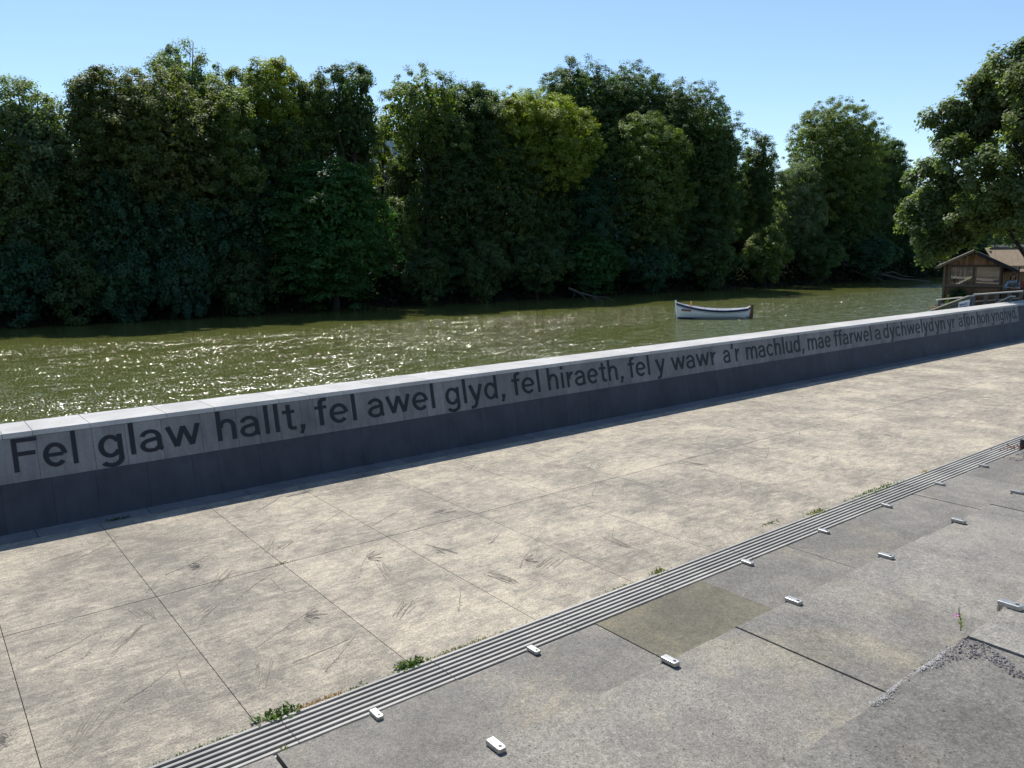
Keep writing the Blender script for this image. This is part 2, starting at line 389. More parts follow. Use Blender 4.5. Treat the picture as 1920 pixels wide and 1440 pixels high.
# ------------------------------------------------------------------ stepped terrace
terr_e = empty('stepped_terrace', (5, 2.5, 0), 'broad grey concrete terrace steps with metal studs below the camera, beside the ribbed strip', 'steps')
E_Y = [3.70, 2.55, 1.35, .15]; E_Z = [.45, .875, 1.30, 1.60]
TONES = {(0, 0): 1.25, (0, 1): .93, (0, 2): .93, (0, 3): .70, (0, 4): .90, (0, 5): .82, (0, 6): .95, (1, 1): 1.0, (1, 2): 1.05, (1, 3): .97, (1, 4): 1.15, (1, 5): 1.12, (1, 6): .92, (2, 1): .90, (2, 2): .80, (2, 3): 1.2}
def tblock(row, X0, X1, tn, proud=0, dz=0, y1=None, y0=None):
    b = MB(); y1 = (E_Y[row] if y1 is None else y1)+proud; y0 = (E_Y[row+1] if row < 3 else -4) if y0 is None else y0
    nseg = 14; zt = E_Z[row]+dz
    # slightly worn front edge
    vs = []; fs = []
    for i in range(nseg+1):
        xx = X0 + (X1-X0)*i/nseg; w_ = random.uniform(0, .006)
        z0 = E_Z[row]-.60
        vs += [(xx, y0, z0), (xx, y0, zt), (xx, y1-.012-w_, zt), (xx, y1-w_*.3, zt-.012-w_), (xx, y1, z0)]
    for i in range(nseg):
        a, c = i*5, (i+1)*5
        for k in range(4): fs.append((a+k, a+k+1, c+k+1, c+k))
    fs.append((0, 4, 3, 2, 1)); e = nseg*5; fs.append((e, e+1, e+2, e+3, e+4))
    b.add(vs, fs, tn)
    ob = b.build('step_block', M_tread, terr_e); ob.matrix_parent_inverse = Matrix.Translation((-5, -2.5, 0)); return ob
BJ = [1.27+1.14*k for k in range(-5, 26)]
for row in range(3):
    for i in range(len(BJ)-1):
        k = i-4   # block 0 lies left of X=1.27
        if row == 2 and not -1 <= k <= 12: continue
        tn = TONES.get((row, k), random.uniform(.8, 1.15))
        g = .008 if (row, k) == (0, 1) else .002
        dz = random.uniform(-.004, .004)
        y0 = E_Y[row+1]-.02
        y1 = None
        if row == 0 and k == 0: tblock(row, BJ[i]+.002, BJ[i+1]-.012, tn, .012, .0, None, y0); continue
        if (row, k) == (2, 2):    # broken corner block (front edge knocked off)
            tblock(row, BJ[i]+.002, BJ[i+1]-.012, tn, -.006, -.004, None, y0)
            continue
        tblock(row, BJ[i]+g, BJ[i+1]-.002, tn, random.uniform(-.004, .004), dz, None, y0)
# metal studs on the step edges
def stud_mesh():
    b = MB(); n = 6
    w2, L_, h = .022, .090, .024
    prof = [(-w2, .012), (-w2, -L_+.010), (-w2*.62, -L_), (w2*.62, -L_), (w2, -L_+.010), (w2, .012)]
    lo = [(x, y, .0) for x, y in prof]; hi = [(x, y, h) for x, y in prof]
    b.add(lo+hi, [tuple(range(6, 12))[::-1][::-1], (5, 4, 3, 2, 1, 0)] + [(i, (i+1) % 6, 6+(i+1) % 6, 6+i) for i in range(6)])
    b.box(-w2, w2, .0005, .0118, -.032, .0015)
    return b
sb = stud_mesh()
sb.v = [(x, y, z) for x, y, z in sb.v]
def bm_fix(ob):
    bm = bmesh.new(); bm.from_mesh(ob.data); bmesh.ops.recalc_face_normals(bm, faces=bm.faces); bm.to_mesh(ob.data); bm.free()
proto = None
STUDS = [(0, 1.84, 'metal stud on the lowest step edge, leftmost in its row'), (0, 2.975, 'metal stud on the lowest step edge, second from the left in its row'),
 (0, 5.24, 'metal stud on the lowest step edge, beside the mossy slab on its right side'), (0, 6.375, 'metal stud on the lowest step edge, fourth from the left in its row'),
 (0, 7.51, 'metal stud on the lowest step edge, fifth from the left in its row'), (0, 8.65, 'metal stud on the lowest step edge, second from the far right end'),
 (0, 9.76, 'metal stud on the lowest step edge, farthest right and smallest looking'),
 (1, 1.825, 'white metal stud on the middle step edge, nearest the bottom of the photo'), (1, 2.955, 'white metal stud on the middle step edge, second from the left in its row'),
 (1, 4.075, 'grey metal stud on the middle step edge, third from the left in its row'), (1, 5.19, 'grey metal stud on the middle step edge, fourth from the left in its row'),
 (1, 6.31, 'grey metal stud on the middle step edge, fifth from the left in its row'), (1, 7.45, 'grey metal stud on the middle step edge, cut by the right side of the photo'),
 (2, 4.0, 'large looking metal stud on the highest step edge, near the purple flower')]
for row, X, lab in STUDS:
    z = E_Z[row]+.002; loc = (X, E_Y[row]-.002 if row != 2 else E_Y[row]+.02, z)
    if proto is None:
        r = empty('edge_stud', loc, lab, 'stud', 'metal studs along the step edges')
        a = sb.build('stud_body', M_steel, r, bevel=.004); bm_fix(a)
        h = MB(); h.tube([(0, -.066, .0235), (0, -.066, .0252)], [.0085, .0085], 12); a2 = h.build('bolt_hole', M_darkm, r)
        proto = r
    else:
        r = proto.copy(); C.objects.link(r); r.location = loc; r['label'] = lab
        for ch in (a, a2): c_ = ch.copy(); C.objects.link(c_); c_.parent = r
# broken edge rubble and loose grit
def chip(b, c, s, tone=1.0):
    vs = []
    for k in range(6):
        d = Vector(((1, 0, 0), (-1, 0, 0), (0, 1, 0), (0, -1, 0), (0, 0, 1), (0, 0, -1))[k])
        vs.append(Vector(c) + Vector((d.x*random.uniform(.5, 1.3), d.y*random.uniform(.5, 1.3), d.z*random.uniform(.3, .8)))*s + Vector((random.uniform(-.3, .3), random.uniform(-.3, .3), 0))*s)
    b.add(vs, [(0, 2, 4), (2, 1, 4), (1, 3, 4), (3, 0, 4), (2, 0, 5), (1, 2, 5), (3, 1, 5), (0, 3, 5)], tone)
def inpoly(x, y, P):
    r = False
    for i in range(len(P)):
        (x1, y1), (x2, y2) = P[i], P[i-1]
        if (y1 > y) != (y2 > y) and x < (x2-x1)*(y-y1)/(y2-y1)+x1: r = not r
    return r
PO = [(2.90, 1.335), (3.10, 1.352), (3.38, 1.355), (3.53, 1.345), (3.545, 1.27), (3.45, 1.12), (3.36, 1.02), (3.345, 1.08), (3.40, 1.19), (3.36, 1.26), (3.15, 1.31)]
rb = MB()
for i in range(6000):
    x, y = random.uniform(2.85, 3.56), random.uniform(.98, 1.36)
    if inpoly(x, y, PO) and random.random() < (.55 if x > 3.3 else .15): chip(rb, (x, y, 1.300), random.choice((.002, .003, .0045, .006)), random.uniform(.6, 1.5))
tag(rb.build('broken_concrete', M_rubble), kind='stuff')
gr = MB()
for i in range(1500):
    row = random.choice((0, 1, 1, 2)); X = random.uniform(1.3, 8); Y = random.uniform(E_Y[row+1]+.02, E_Y[row]-.02)
    if row == 1 and random.random() < .6: X = random.gauss(3.0, .7)
    if row == 2: X = random.gauss(2.9, .5)
    chip(gr, (X, Y, E_Z[row]+.001), random.uniform(.0012, .0038), random.uniform(.4, 1.6))
for i in range(260):
    X = random.uniform(.5, 14); Y = random.uniform(3.9, 4.7); chip(gr, (X, Y, .001), random.uniform(.002, .005), random.uniform(.4, 1.2))
tag(gr.build('loose_grit', M_rubble), kind='stuff')
# pale mortar crumbs along the broken edge
mo = MB()
for i in range(1300):
    t = random.random(); X = 2.72+.66*t; w_ = .016*abs(math.sin(5*t+1))**2
    chip(mo, (X, 1.342-abs(random.gauss(0, 1))*w_, 1.2995), random.choice((.0015, .0025, .004)), random.uniform(.7, 1.2))
tag(mo.build('mortar_crumbs', mat_stone('pale_mortar', c4(.34, .33, .31), c4(.46, .44, .41))), kind='stuff')

# ------------------------------------------------------------------ inscribed river wall
YB, LEAN, HT = 9.95, .19, 1.09
def wp(v):      # (X, depth into wall from face, height) -> world on battered face
    return Vector((v.x, YB + LEAN*v.z + v.y, v.z))
wall = empty('inscribed_river_wall', (12, YB, 0), 'low grey stone river wall with a pale coping and dark Welsh lettering along its band', 'wall')
PI_ = Matrix.Translation((-12, -YB, 0))
def wpart(b, name, mat, par=wall, **k):
    ob = b.build(name, mat, par, **k); ob.matrix_parent_inverse = PI_; return ob
core = MB()
core.add([wp(Vector((x, .02, z))) for x in (-25, 80) for z in (-.3, 1.03)] + [Vector((x, 10.9, z)) for x in (-25, 80) for z in (-6, 1.03)],
         [(0, 2, 3, 1), (1, 3, 7, 5), (4, 5, 7, 6), (0, 1, 5, 4), (2, 6, 7, 3)])
wpart(core, 'wall_core', M_dirt)
ends = [.05, .64, 1.13, 1.58, 2.14, 2.67, 2.98, 3.51, 4.35]
lb = MB(); x = -20.0; xsl = []
while x < .0: xsl.append(x); x += random.choice((.55, .9, .45, .7))
xsl += ends; x = 5.0
while x < 78: xsl.append(x); x += random.choice((.55, .9, 1.1, .7, .78, .62))
for a_, b_ in zip(xsl, xsl[1:]):
    lb.box(a_+.0012, b_-.0012, 0, .03, -.05, .540, random.uniform(.9, 1.08), wp)
wpart(lb, 'lower_slabs', M_lower)
bb = MB(); xsl = [-20.0]
while xsl[-1] < -.3: xsl.append(xsl[-1]+random.choice((.3, .45, .6)))
xsl += [.45, 1.03, 1.60, 1.95, 2.36, 2.83, 3.02, 3.28, 3.56, 3.85, 4.16, 4.35]
while xsl[-1] < 28.2: xsl.append(xsl[-1]+random.choice((.24, .33, .42, .6, .29)))
xsl[-1] = 28.62
for a_, b_ in zip(xsl, xsl[1:]):
    bb.box(a_+.0018, b_-.0018, .002, .03, .543, 1.030, random.uniform(.84, 1.14), wp)
wpart(bb, 'letter_band', M_band)
eb = MB(); x = 28.625
while x < 78: eb.box(x+.002, x+.898, -.004, .03, .543, 1.03, random.uniform(.9, 1.1), wp); x += .9
wpart(eb, 'end_slabs', M_lower)
cb = MB(); x = -20.0
while x < 80:
    w_ = random.choice((.29, .44, .58, .85, .5))
    y0 = YB+LEAN*1.034-.008
    vs = [(X, Y, Z) for X in (x+.002, x+w_-.002) for Y, Z in ((y0, 1.034), (y0+.012, HT+random.uniform(-.001, .001)), (10.89, HT-.012), (10.93, 1.034))]
    cb.add(vs, [(0, 1, 5, 4), (1, 2, 6, 5), (2, 3, 7, 6), (3, 2, 1, 0), (4, 5, 6, 7), (0, 4, 7, 3)], random.uniform(.94, 1.05)); x += w_
wpart(cb, 'coping', M_coping, bevel=.004)
WORDS = [("Fel", .79, 1.425), ("glaw", 1.645, 2.789), ("hallt,", 3.02, 4.20), ("fel", 4.36, 4.976), ("awel", 5.162, 6.297), ("glyd,", 6.497, 7.649),
 ("fel", 7.805, 8.40), ("hiraeth,", 8.576, 10.397), ("fel", 10.539, 11.118), ("y", 11.28, 11.56), ("wawr", 11.762, 13.135), ("a\u2019r", 13.347, 13.922),
 ("machlud,", 14.122, 16.291), ("mae", 16.46, 17.432), ("ffarwel", 17.581, 19.321), ("a", 19.50, 19.80), ("dychwelyd", 19.921, 22.668),
 ("yn", 22.771, 23.38), ("yr", 23.526, 24.034), ("afon", 24.26, 25.331), ("hon", 25.504, 26.336), ("ynghyd.", 26.517, 28.478)]
def text_mesh(s_, size, extrude, offset=0.0):
    cu = bpy.data.curves.new('t', 'FONT'); cu.body = s_; cu.size = size; cu.extrude = extrude; cu.offset = offset; cu.resolution_u = 5
    ob = bpy.data.objects.new('t', cu); C.objects.link(ob); bpy.context.view_layer.update()
    me = bpy.data.meshes.new_from_object(ob.evaluated_get(bpy.context.evaluated_depsgraph_get()))
    bpy.data.objects.remove(ob); bpy.data.curves.remove(cu); return me
BASE_Z = .655
def arc(cx, cy, rx, ry, a0, a1, n=14):
    return [(cx+rx*math.cos(R_(a0+(a1-a0)*i/n)), cy+ry*math.sin(R_(a0+(a1-a0)*i/n))) for i in range(n+1)]
SW = .118                                        # stem width, capital height = 1
GLY = {   # advance, strokes (width, points)
 'F': (.66, [(SW, [(.09, 0), (.09, 1)]), (.125, [(.155, .938), (.62, .938)]), (.125, [(.155, .53), (.56, .53)])]),
 'l': (.25, [(SW, [(.125, 0), (.125, 1.02)])]),
 'i': (.25, [(SW, [(.125, 0), (.125, .73)]), (SW, [(.125, .875), (.125, 1.02)])]),
 'e': (.63, [(.124, arc(.315, .365, .225, .31, 0, 318, 26)), (.11, [(.13, .37), (.50, .37)])]),
 'o': (.64, [(.128, arc(.32, .365, .228, .31, 0, 360, 28))]),
 'c': (.58, [(.124, arc(.31, .365, .222, .31, 38, 322, 24))]),
 'h': (.63, [(SW, [(.12, 0), (.12, 1.02)]), (.124, [(.18, .43)]+arc(.33, .46, .175, .21, 175, 0, 12)+[(.505, 0)])]),
 'n': (.63, [(SW, [(.12, 0), (.12, .73)]), (.124, [(.18, .43)]+arc(.33, .46, .175, .21, 175, 0, 12)+[(.505, 0)])]),
 'u': (.63, [(SW, [(.505, 0), (.505, .73)]), (.124, [(.12, .73), (.12, .27)]+arc(.295, .27, .175, .21, 180, 355, 12)+[(.45, .30)])]),
 'm': (.96, [(SW, [(.12, 0), (.12, .73)]), (.13, [(.18, .45)]+arc(.32, .48, .16, .19, 175, 0, 12)+[(.48, 0)]), (.13, [(.54, .45)]+arc(.68, .48, .16, .19, 175, 0, 12)+[(.84, 0)])]),
 'r': (.42, [(SW, [(.12, 0), (.12, .73)]), (.13, [(.18, .38)]+arc(.36, .42, .18, .235, 165, 82, 8))]),
 'd': (.64, [(SW, [(.515, 0), (.515, 1.02)]), (.122, arc(.29, .365, .205, .31, 28, 332, 24))]),
 'g': (.64, [(SW, [(.515, .73), (.515, -.02)]), (.122, arc(.29, .375, .205, .30, 28, 332, 24)), (.128, arc(.298, -.03, .215, .20, 5, -152, 14))]),
 'a': (.60, [(.120, arc(.27, .47, .20, .20, 165, 5, 12)+[(.475, .14)]+arc(.55, .14, .075, .085, 185, 262, 5)), (.118, [(.45, .42), (.30, .395)]+arc(.25, .215, .185, .165, 100, 275, 12)+arc(.30, .215, .165, .165, 275, 350, 6))]),
 't': (.40, [(.124, [(.20, .93), (.20, .17)]+arc(.30, .17, .10, .11, 180, 265, 6)+[(.385, .063)]), (.115, [(.02, .672), (.38, .672)])]),
 'f': (.38, [(.128, [(.19, 0), (.19, .82)]+arc(.30, .82, .11, .135, 180, 92, 6)+[(.39, .955)]), (.115, [(.02, .672), (.37, .672)])]),
 'y': (.58, [(.14, [(.065, .73), (.30, .03)]), (.122, [(.515, .73), (.27, -.07)]+arc(.14, -.06, .12, .155, -20, -82, 5)+[(.05, -.22)])]),
 'w': (.88, [(.122, [(.065, .73), (.25, .05)]), (.126, [(.25, .05), (.44, .69)]), (.126, [(.44, .69), (.63, .05)]), (.122, [(.63, .05), (.815, .73)])]),
 '.': (.27, [(.15, [(.135, 0), (.135, .15)])]),
 ',': (.27, [(.145, [(.15, .15), (.145, .02)]), (.10, [(.165, .04), (.085, -.17)])]),
 '\u2019': (.24, [(.13, [(.15, 1.02), (.085, .74)])]),
}
WLET = {'w': 0}
def stroke(b, pts, wd, k, fmap):
    P = [Vector((p[0], p[1])) for p in pts]; Lf = []; Rt = []
    closed = (P[0]-P[-1]).length < 1e-4
    for i, p in enumerate(P):
        if closed and i in (0, len(P)-1): d0 = P[-1]-P[-2]; d1 = P[1]-P[0]
        else: d0 = P[i]-P[max(i-1, 0)]; d1 = P[min(i+1, len(P)-1)]-P[i]
        if d0.length < 1e-6: d0 = d1
        if d1.length < 1e-6: d1 = d0
        d0 = d0.normalized(); d1 = d1.normalized(); n0 = Vector((-d0.y, d0.x)); n1 = Vector((-d1.y, d1.x)); m = (n0+n1).normalized()
        q = min(1.6, 1/max(.3, m.dot(n1)))*wd/2; Lf.append(p+m*q); Rt.append(p-m*q)
    n = len(P); fr = -.0028-.00022*k; bk = .020
    vs = [fmap(v, fr) for v in Lf]+[fmap(v, fr) for v in Rt]+[fmap(v, bk) for v in Lf]+[fmap(v, bk) for v in Rt]
    fs = []
    for i in range(n-1):
        fs += [(n+i, n+i+1, i+1, i), (i, i+1, 2*n+i+1, 2*n+i), (n+i+1, n+i, 3*n+i, 3*n+i+1)]
    if not closed: fs += [(0, 2*n, 3*n, n), (n-1, 2*n-1, 4*n-1, 3*n-1)]
    b.add(vs, fs, 1.0)
def terminal_flat(ch): return ch
for s_, x0, x1 in WORDS:
    cur = 0; item = []
    for ch in s_:
        adv, st_ = GLY[ch]; item.append((cur, st_)); cur += adv+.035
    xs_ = [c+p[0]+sg*w_/2 for c, st_ in item for w_, pts in st_ for p in pts for sg in ((-1, 1) if abs(pts[0][0]-pts[-1][0]) < .03 or len(pts) > 5 else (0,))]
    mn, mx = min(xs_), max(xs_); kx = (x1-x0)/(mx-mn); CH = .366; b = MB(); k = 0
    for c, st_ in item:
        for q, (w_, pts) in enumerate(st_):
            sx_ = kx/CH     # horizontal stretch applied to the outline
            f_ = lambda v, dp, c=c: Vector((x0+(c+v.x-mn)*kx, YB+LEAN*(BASE_Z+v.y*CH)+dp, BASE_Z+v.y*CH))
            stroke(b, pts, w_, q, f_); k += 1
    ob = b.build('inlaid_word', M_letter, wall); ob.matrix_parent_inverse = PI_
    ob['label'] = 'black inlaid word reading ' + s_.strip(',.')

# ------------------------------------------------------------------ weeds
def blade_plant(name, loc, label, col, n=60, spread=(.12, .06), h=.05, lw=.006, cat='weed', ang=0, flat=.6):
    V = []; Fq = []; T = []
    for i in range(n):
        px, py = random.gauss(0, spread[0]*.45), random.gauss(0, spread[1]*.45)
        c, s__ = math.cos(ang), math.sin(ang); bx, by = px*c-py*s__, px*s__+py*c
        a = random.uniform(0, 6.28); L_ = h*random.uniform(.4, 1.05); o_ = len(V)
        d = Vector((math.cos(a)*flat, math.sin(a)*flat, random.uniform(.2, 1))).normalized(); s2 = Vector((-math.sin(a), math.cos(a), .2))
        p0 = Vector((bx, by, 0)); p1 = p0+d*L_*.55; p2 = p0+d*L_+Vector((0, 0, -L_*.25))
        V += [p0, p1+s2*lw, p2, p1-s2*lw]; Fq.append((o_, o_+1, o_+2, o_+3)); T.append(random.uniform(.6, 1.4))
    ob = npmesh(name, np.array([tuple(v) for v in V]), np.array(Fq), M_leaf, np.array(T)); ob.location = loc; ob.color = col
    if spread[1] < .04: ob.name = 'moss'; return tag(ob, kind='stuff')
    return tag(ob, label, cat, 'weeds along the paving joints')
GRN, YGR, DRY = c4(.07, .12, .03), c4(.14, .15, .04), c4(.32, .20, .10)
for a_ in (((1.17, 4.70, .0), 'thin line of green moss and weed by the strip, lowest left in the photo', GRN, 160, (.34, .03), .025, .005),
           ((1.66, 4.73, .0), 'leafy green weed clump at the strip edge, beside dried brown moss', GRN, 110, (.15, .07), .07, .009),
           ((1.86, 4.71, 0), 'small dried orange brown moss tuft, nearer the leafy weed', DRY, 90, (.09, .035), .03, .004),
           ((2.03, 4.71, 0), 'longer dried orange brown moss patch at the strip edge', DRY, 130, (.13, .03), .03, .004),
           ((2.23, 4.70, 0), 'tiny green weed between the brown moss and a paving joint', GRN, 40, (.07, .03), .03, .005),
           ((2.67, 4.73, 0), 'leafy green weed clump where a paving joint meets the ribbed strip', GRN, 110, (.13, .06), .07, .010),
           ((3.10, 4.71, 0), 'long strip of yellow green moss along the ribbed strip edge', YGR, 300, (.50, .035), .024, .004),
           ((4.80, 4.70, 0), 'flat green moss tuft on the strip edge above the mossy slab', GRN, 70, (.20, .03), .03, .005),
           ((5.36, 4.71, 0), 'small yellow green weed tuft on the strip edge, above the fractured slabs', YGR, 80, (.12, .05), .05, .006),
           ((7.29, 4.84, 0), 'small green weed growing out of a joint just above the strip', GRN, 60, (.20, .03), .03, .006),
           ((8.00, 4.70, 0), 'bushy olive weed tuft on the strip edge in the middle distance', YGR, 100, (.22, .06), .06, .008),
           ((9.35, 4.69, 0), 'long low green weed patch on the strip edge, right part of the photo', GRN, 220, (.75, .06), .05, .008),
           ((10.6, 4.69, 0), 'farthest small brown weed on the ribbed strip edge', DRY, 40, (.10, .03), .05, .006),
           ((2.69, 7.22, 0), 'tiny yellow green weed at the crossing of two paving joints', YGR, 40, (.09, .03), .022, .005),
           ((1.71, 9.72, 0), 'small green weed in the shadow at the foot of the wall', GRN, 60, (.16, .03), .05, .009),
           ((1.33, 3.70, .43), 'yellow green weed at the corner of the wide black joint', YGR, 50, (.03, .05), .03, .004)):
    blade_plant('weed', a_[0], a_[1], a_[2], a_[3], a_[4], a_[5], a_[6])
# purple flower plant
fl = empty('willowherb', (3.60, 1.385, 1.29), 'small green weed with one purple flower growing from the highest step edge', 'flowering weed')
st = MB(); st.tube([(0, 0, 0), (-.004, 0, .045), (-.02, .004, .085), (-.035, .006, .12)], [.0025, .002, .0016, .001], 5)
st.tube([(-.018, .003, .08), (-.028, .002, .10), (-.03, 0, .135)], [.0014, .0012, .0008], 5)
st.tube([(-.012, .003, .072), (-.04, .0, .098), (-.062, 0, .094)], [.0012, .001, .0008], 5)
st.build('stem', M_tan if False else mat_plain('green_stem', c4(.12, .14, .05), .6), fl)
V = []; Fq = []
for i in range(15):
    t = i/15; b0 = Vector((-.02*t**1.5, .003*t, .01+.075*t)); a_ = i*2.4; L_ = .026*(1-.5*t)
    d = Vector((math.cos(a_), math.sin(a_), .7)).normalized(); s2 = Vector((-math.sin(a_), math.cos(a_), 0))*.006; o_ = len(V)
    V += [b0, b0+d*L_*.5+s2, b0+d*L_, b0+d*L_*.5-s2]; Fq.append((o_, o_+1, o_+2, o_+3))
lf = npmesh('foliage', np.array([tuple(v) for v in V]), np.array(Fq), M_leaf, np.ones(len(Fq)), fl); lf.color = c4(.15, .2, .04)
V = []; Fq = []
for i in range(5):
    a_ = i*1.256; o_ = len(V); c0 = Vector((-.064, 0, .094)); d = Vector((math.cos(a_)*.6, math.sin(a_), math.cos(a_)*.6)); s2 = Vector((-math.sin(a_), math.cos(a_), .2))*.004
    V += [c0, c0+d*.007+s2, c0+d*.012, c0+d*.007-s2]; Fq.append((o_, o_+1, o_+2, o_+3))
npmesh('flower', np.array([tuple(v) for v in V]), np.array(Fq), mat_plain('petal', c4(.55, .08, .42), .6), np.ones(5), fl)
# rusty post base at the right edge
rp = empty('rusty_post_base', (11.15, 3.78, .0), 'rusty broken post base at the right edge where the ribbed strip ends', 'post')
b = MB(); b.tube([(0.06, 0, 0), (0.07, 0, .52)], [.03, .028], 10); b.build('post', M_darkm, rp)
b = MB()
for i in range(160): chip(b, (random.gauss(-.2, .12), random.gauss(.03, .06), .46 if random.random() < .4 else .0), random.uniform(.006, .016), random.uniform(.6, 1.4))
b.build('rust_flakes', M_rust, rp)
b = MB()
for i in range(500): chip(b, (10.7+random.gauss(.1, .25), 3.50+random.uniform(-.3, .15), .452), random.uniform(.004, .012), random.uniform(.8, 2.6))
tag(b.build('pale_gravel', M_rubble), kind='stuff')
# ------------------------------------------------------------------ trees
def leaves_from(P, Nn, size, mat, name, parent, color, tone, aspect=1.7):
    n = len(P)
    N = Nn/np.linalg.norm(Nn, axis=1, keepdims=True)
    r = rng.normal(size=(n, 3)); T = np.cross(N, r); T /= np.linalg.norm(T, axis=1, keepdims=True); B = np.cross(N, T)
    s = (size*rng.uniform(.6, 1.3, n)*np.where(tone < 0, 2.2, 1.0))[:, None]; tone = np.abs(tone)
    a = T*s*.5*aspect**.5; b = B*s*.5/aspect**.5; bend = N*s*.12
    V = np.empty((n, 4, 3)); V[:, 0] = P-a; V[:, 1] = P+b+bend; V[:, 2] = P+a; V[:, 3] = P-b+bend
    Fq = np.arange(n*4).reshape(n, 4)
    ob = npmesh(name, V.reshape(-1, 3), Fq, mat, tone, parent); ob.color = color
    return ob
def crown_points(rx, ry, rz, nlobe, nclump, per, clump_r, kind):
    """leaf positions and normals for a crown centred at 0, grown on round lobes of real size"""
    rm = min(rx, ry, rz); lf = {'dome': (.26, .58), 'loose': (.22, .46), 'plume': (.28, .46), 'maple': (.28, .50)}[kind]
    L = []; ga = math.pi*(3-5**.5)
    for i in range(nlobe):
        zz = 1-(i+.5)/nlobe*1.85; rr = max(0, 1-abs(zz)**2.2)**(1/2.1); a = ga*i+rng.uniform(-.5, .5)
        rl = rm*rng.uniform(*lf); f = rng.uniform(.90, 1.04) if kind != 'loose' else rng.uniform(.78, 1.10)
        L.append((math.cos(a)*rr*(rx-rl)*f, math.sin(a)*rr*(ry-rl)*f, zz*(rz-rl*.9)*f, rl))
    for zz in np.linspace(-.7, .6, max(2, int(rz/rm*2))): L.append((0, 0, zz*rz, rm*.62))
    L = np.array(L)
    wgt = L[:, 3]**2; wgt /= wgt.sum()
    li = rng.choice(len(L), nclump, p=wgt)
    d = rng.normal(size=(nclump, 3)); d[:, 2] = d[:, 2]*.9+.3; d /= np.linalg.norm(d, axis=1, keepdims=True)
    cc = L[li, :3] + d*(L[li, 3]*rng.uniform(.72, 1.0, nclump))[:, None]*np.array([1, 1, .85])
    k = np.repeat(np.arange(nclump), per); n = len(k)
    cr = clump_r*rng.uniform(.45, 1.15, nclump)
    g = rng.normal(size=(n, 3)); g /= np.linalg.norm(g, axis=1, keepdims=True); g *= rng.uniform(.1, 1, n)[:, None]**.6
    flat = {'maple': (1.2, 1.2, .38), 'plume': (.7, .7, 1.15), 'dome': (1.05, 1.05, .7), 'loose': (1, 1, .85)}[kind]
    P = cc[k] + g*cr[k][:, None]*np.array(flat)
    upb = {'maple': 1.4, 'plume': .4, 'dome': 1.0, 'loose': .8}[kind]
    N = d[k]*.7 + g*.6 + rng.normal(size=(n, 3))*.5 + np.array([0, 0, upb])
    tone = (rng.uniform(.78, 1.22, nclump))[k]*rng.uniform(.8, 1.2, n)
    if kind == 'maple': P[:, 2] -= .35*np.linalg.norm(g[:, :2], axis=1)*cr[k]
    LL = L[:nlobe].copy(); LL[:, 0] /= rx; LL[:, 1] /= ry; LL[:, 2] /= rz
    return P, N, tone, LL
def tree(name, base, cz, rx, ry, rz, color, label, kind='dome', size=.155, nclump=None, per=80, clump_r=.62, nlobe=30, group='trees on the far bank', trunk_r=.28, cat='tree', lean=(0, 0), dens=1.0, cut=None, extra=(), inner=True):
    """base = foot on the ground, cz = height of the crown's centre"""
    area = 4*math.pi*((rx*ry)**1.6+(rx*rz)**1.6+(ry*rz)**1.6)**(1/1.6)/3**(1/1.6)
    if nclump is None: nclump = int(area*dens*1.75)
    root = empty(name, base, label, cat, group)
    P, N, tone, L = crown_points(rx, ry, rz, nlobe, nclump, per, clump_r, kind)
    if rx > 2 and inner:                                # large filler leaves added inside the crown to block light coming through
        ni = int(area*10); g = rng.normal(size=(ni, 3)); g /= np.linalg.norm(g, axis=1, keepdims=True)
        g *= rng.uniform(0, 1, ni)[:, None]**.4*(.76 if kind != 'loose' else .62)
        P = np.vstack([P, g*np.array([rx, ry, rz])]); N = np.vstack([N, rng.normal(size=(ni, 3))]); tone = np.concatenate([tone, np.full(ni, -1.0)])
    aa = math.atan2(base[0], base[1])
    for (ea, ez, er) in extra:                # drooping side boughs: across, height, radius
        p2, n2_, t2, _ = crown_points(er, er, er*.8, 5, int(er*er*60), per, clump_r, 'loose')
        P = np.vstack([P, p2+np.array([ea*math.cos(aa)-lean[0], -ea*math.sin(aa)-lean[1], ez-cz])]); N = np.vstack([N, n2_]); tone = np.concatenate([tone, t2])
    c = np.array([lean[0], lean[1], cz-base[2]])
    P = P + c
    if cut is not None:
        aa = math.atan2(base[0], base[1]); u = P[:, 0]*math.cos(aa)-P[:, 1]*math.sin(aa); kk = P[:, 2]+base[2] > np.interp(u, cut[0], cut[1])+rng.normal(size=len(u))*.12; P, N, tone = P[kk], N[kk], tone[kk]
    ok = P[:, 2]+base[2] > max(-1.85, base[2]-2.2 if base[2] > -1.5 else -1.85)
    leaves_from(P[ok], N[ok], size, M_leaf, 'crown', root, color, tone[ok])
    b = MB(); top = Vector((c[0], c[1], c[2]+rz*.25)); wob = Vector((random.uniform(-.4, .4), random.uniform(-.3, .3), 0))
    b.tube([(0, 0, -.6), Vector((0, 0, 0)).lerp(top, .3)+wob, Vector((0, 0, 0)).lerp(top, .65)-wob*.5, top], [trunk_r*1.25, trunk_r, trunk_r*.7, trunk_r*.25], 8)
    for i in range(0, nlobe, 1 if nlobe < 14 else 2):
        e = Vector((L[i][0]*rx, L[i][1]*ry, L[i][2]*rz))*1.08 + Vector(c); t0 = random.uniform(.35, .8); s0 = Vector((0, 0, 0)).lerp(top, t0)+wob*(.6-t0)
        mid = s0.lerp(e, .5)+Vector((0, 0, random.uniform(-.2, .7)))
        b.tube([s0, mid, e], [trunk_r*.42, trunk_r*.26, .03], 6)
    b.build('trunk', M_bark, root, smooth=True)
    return root
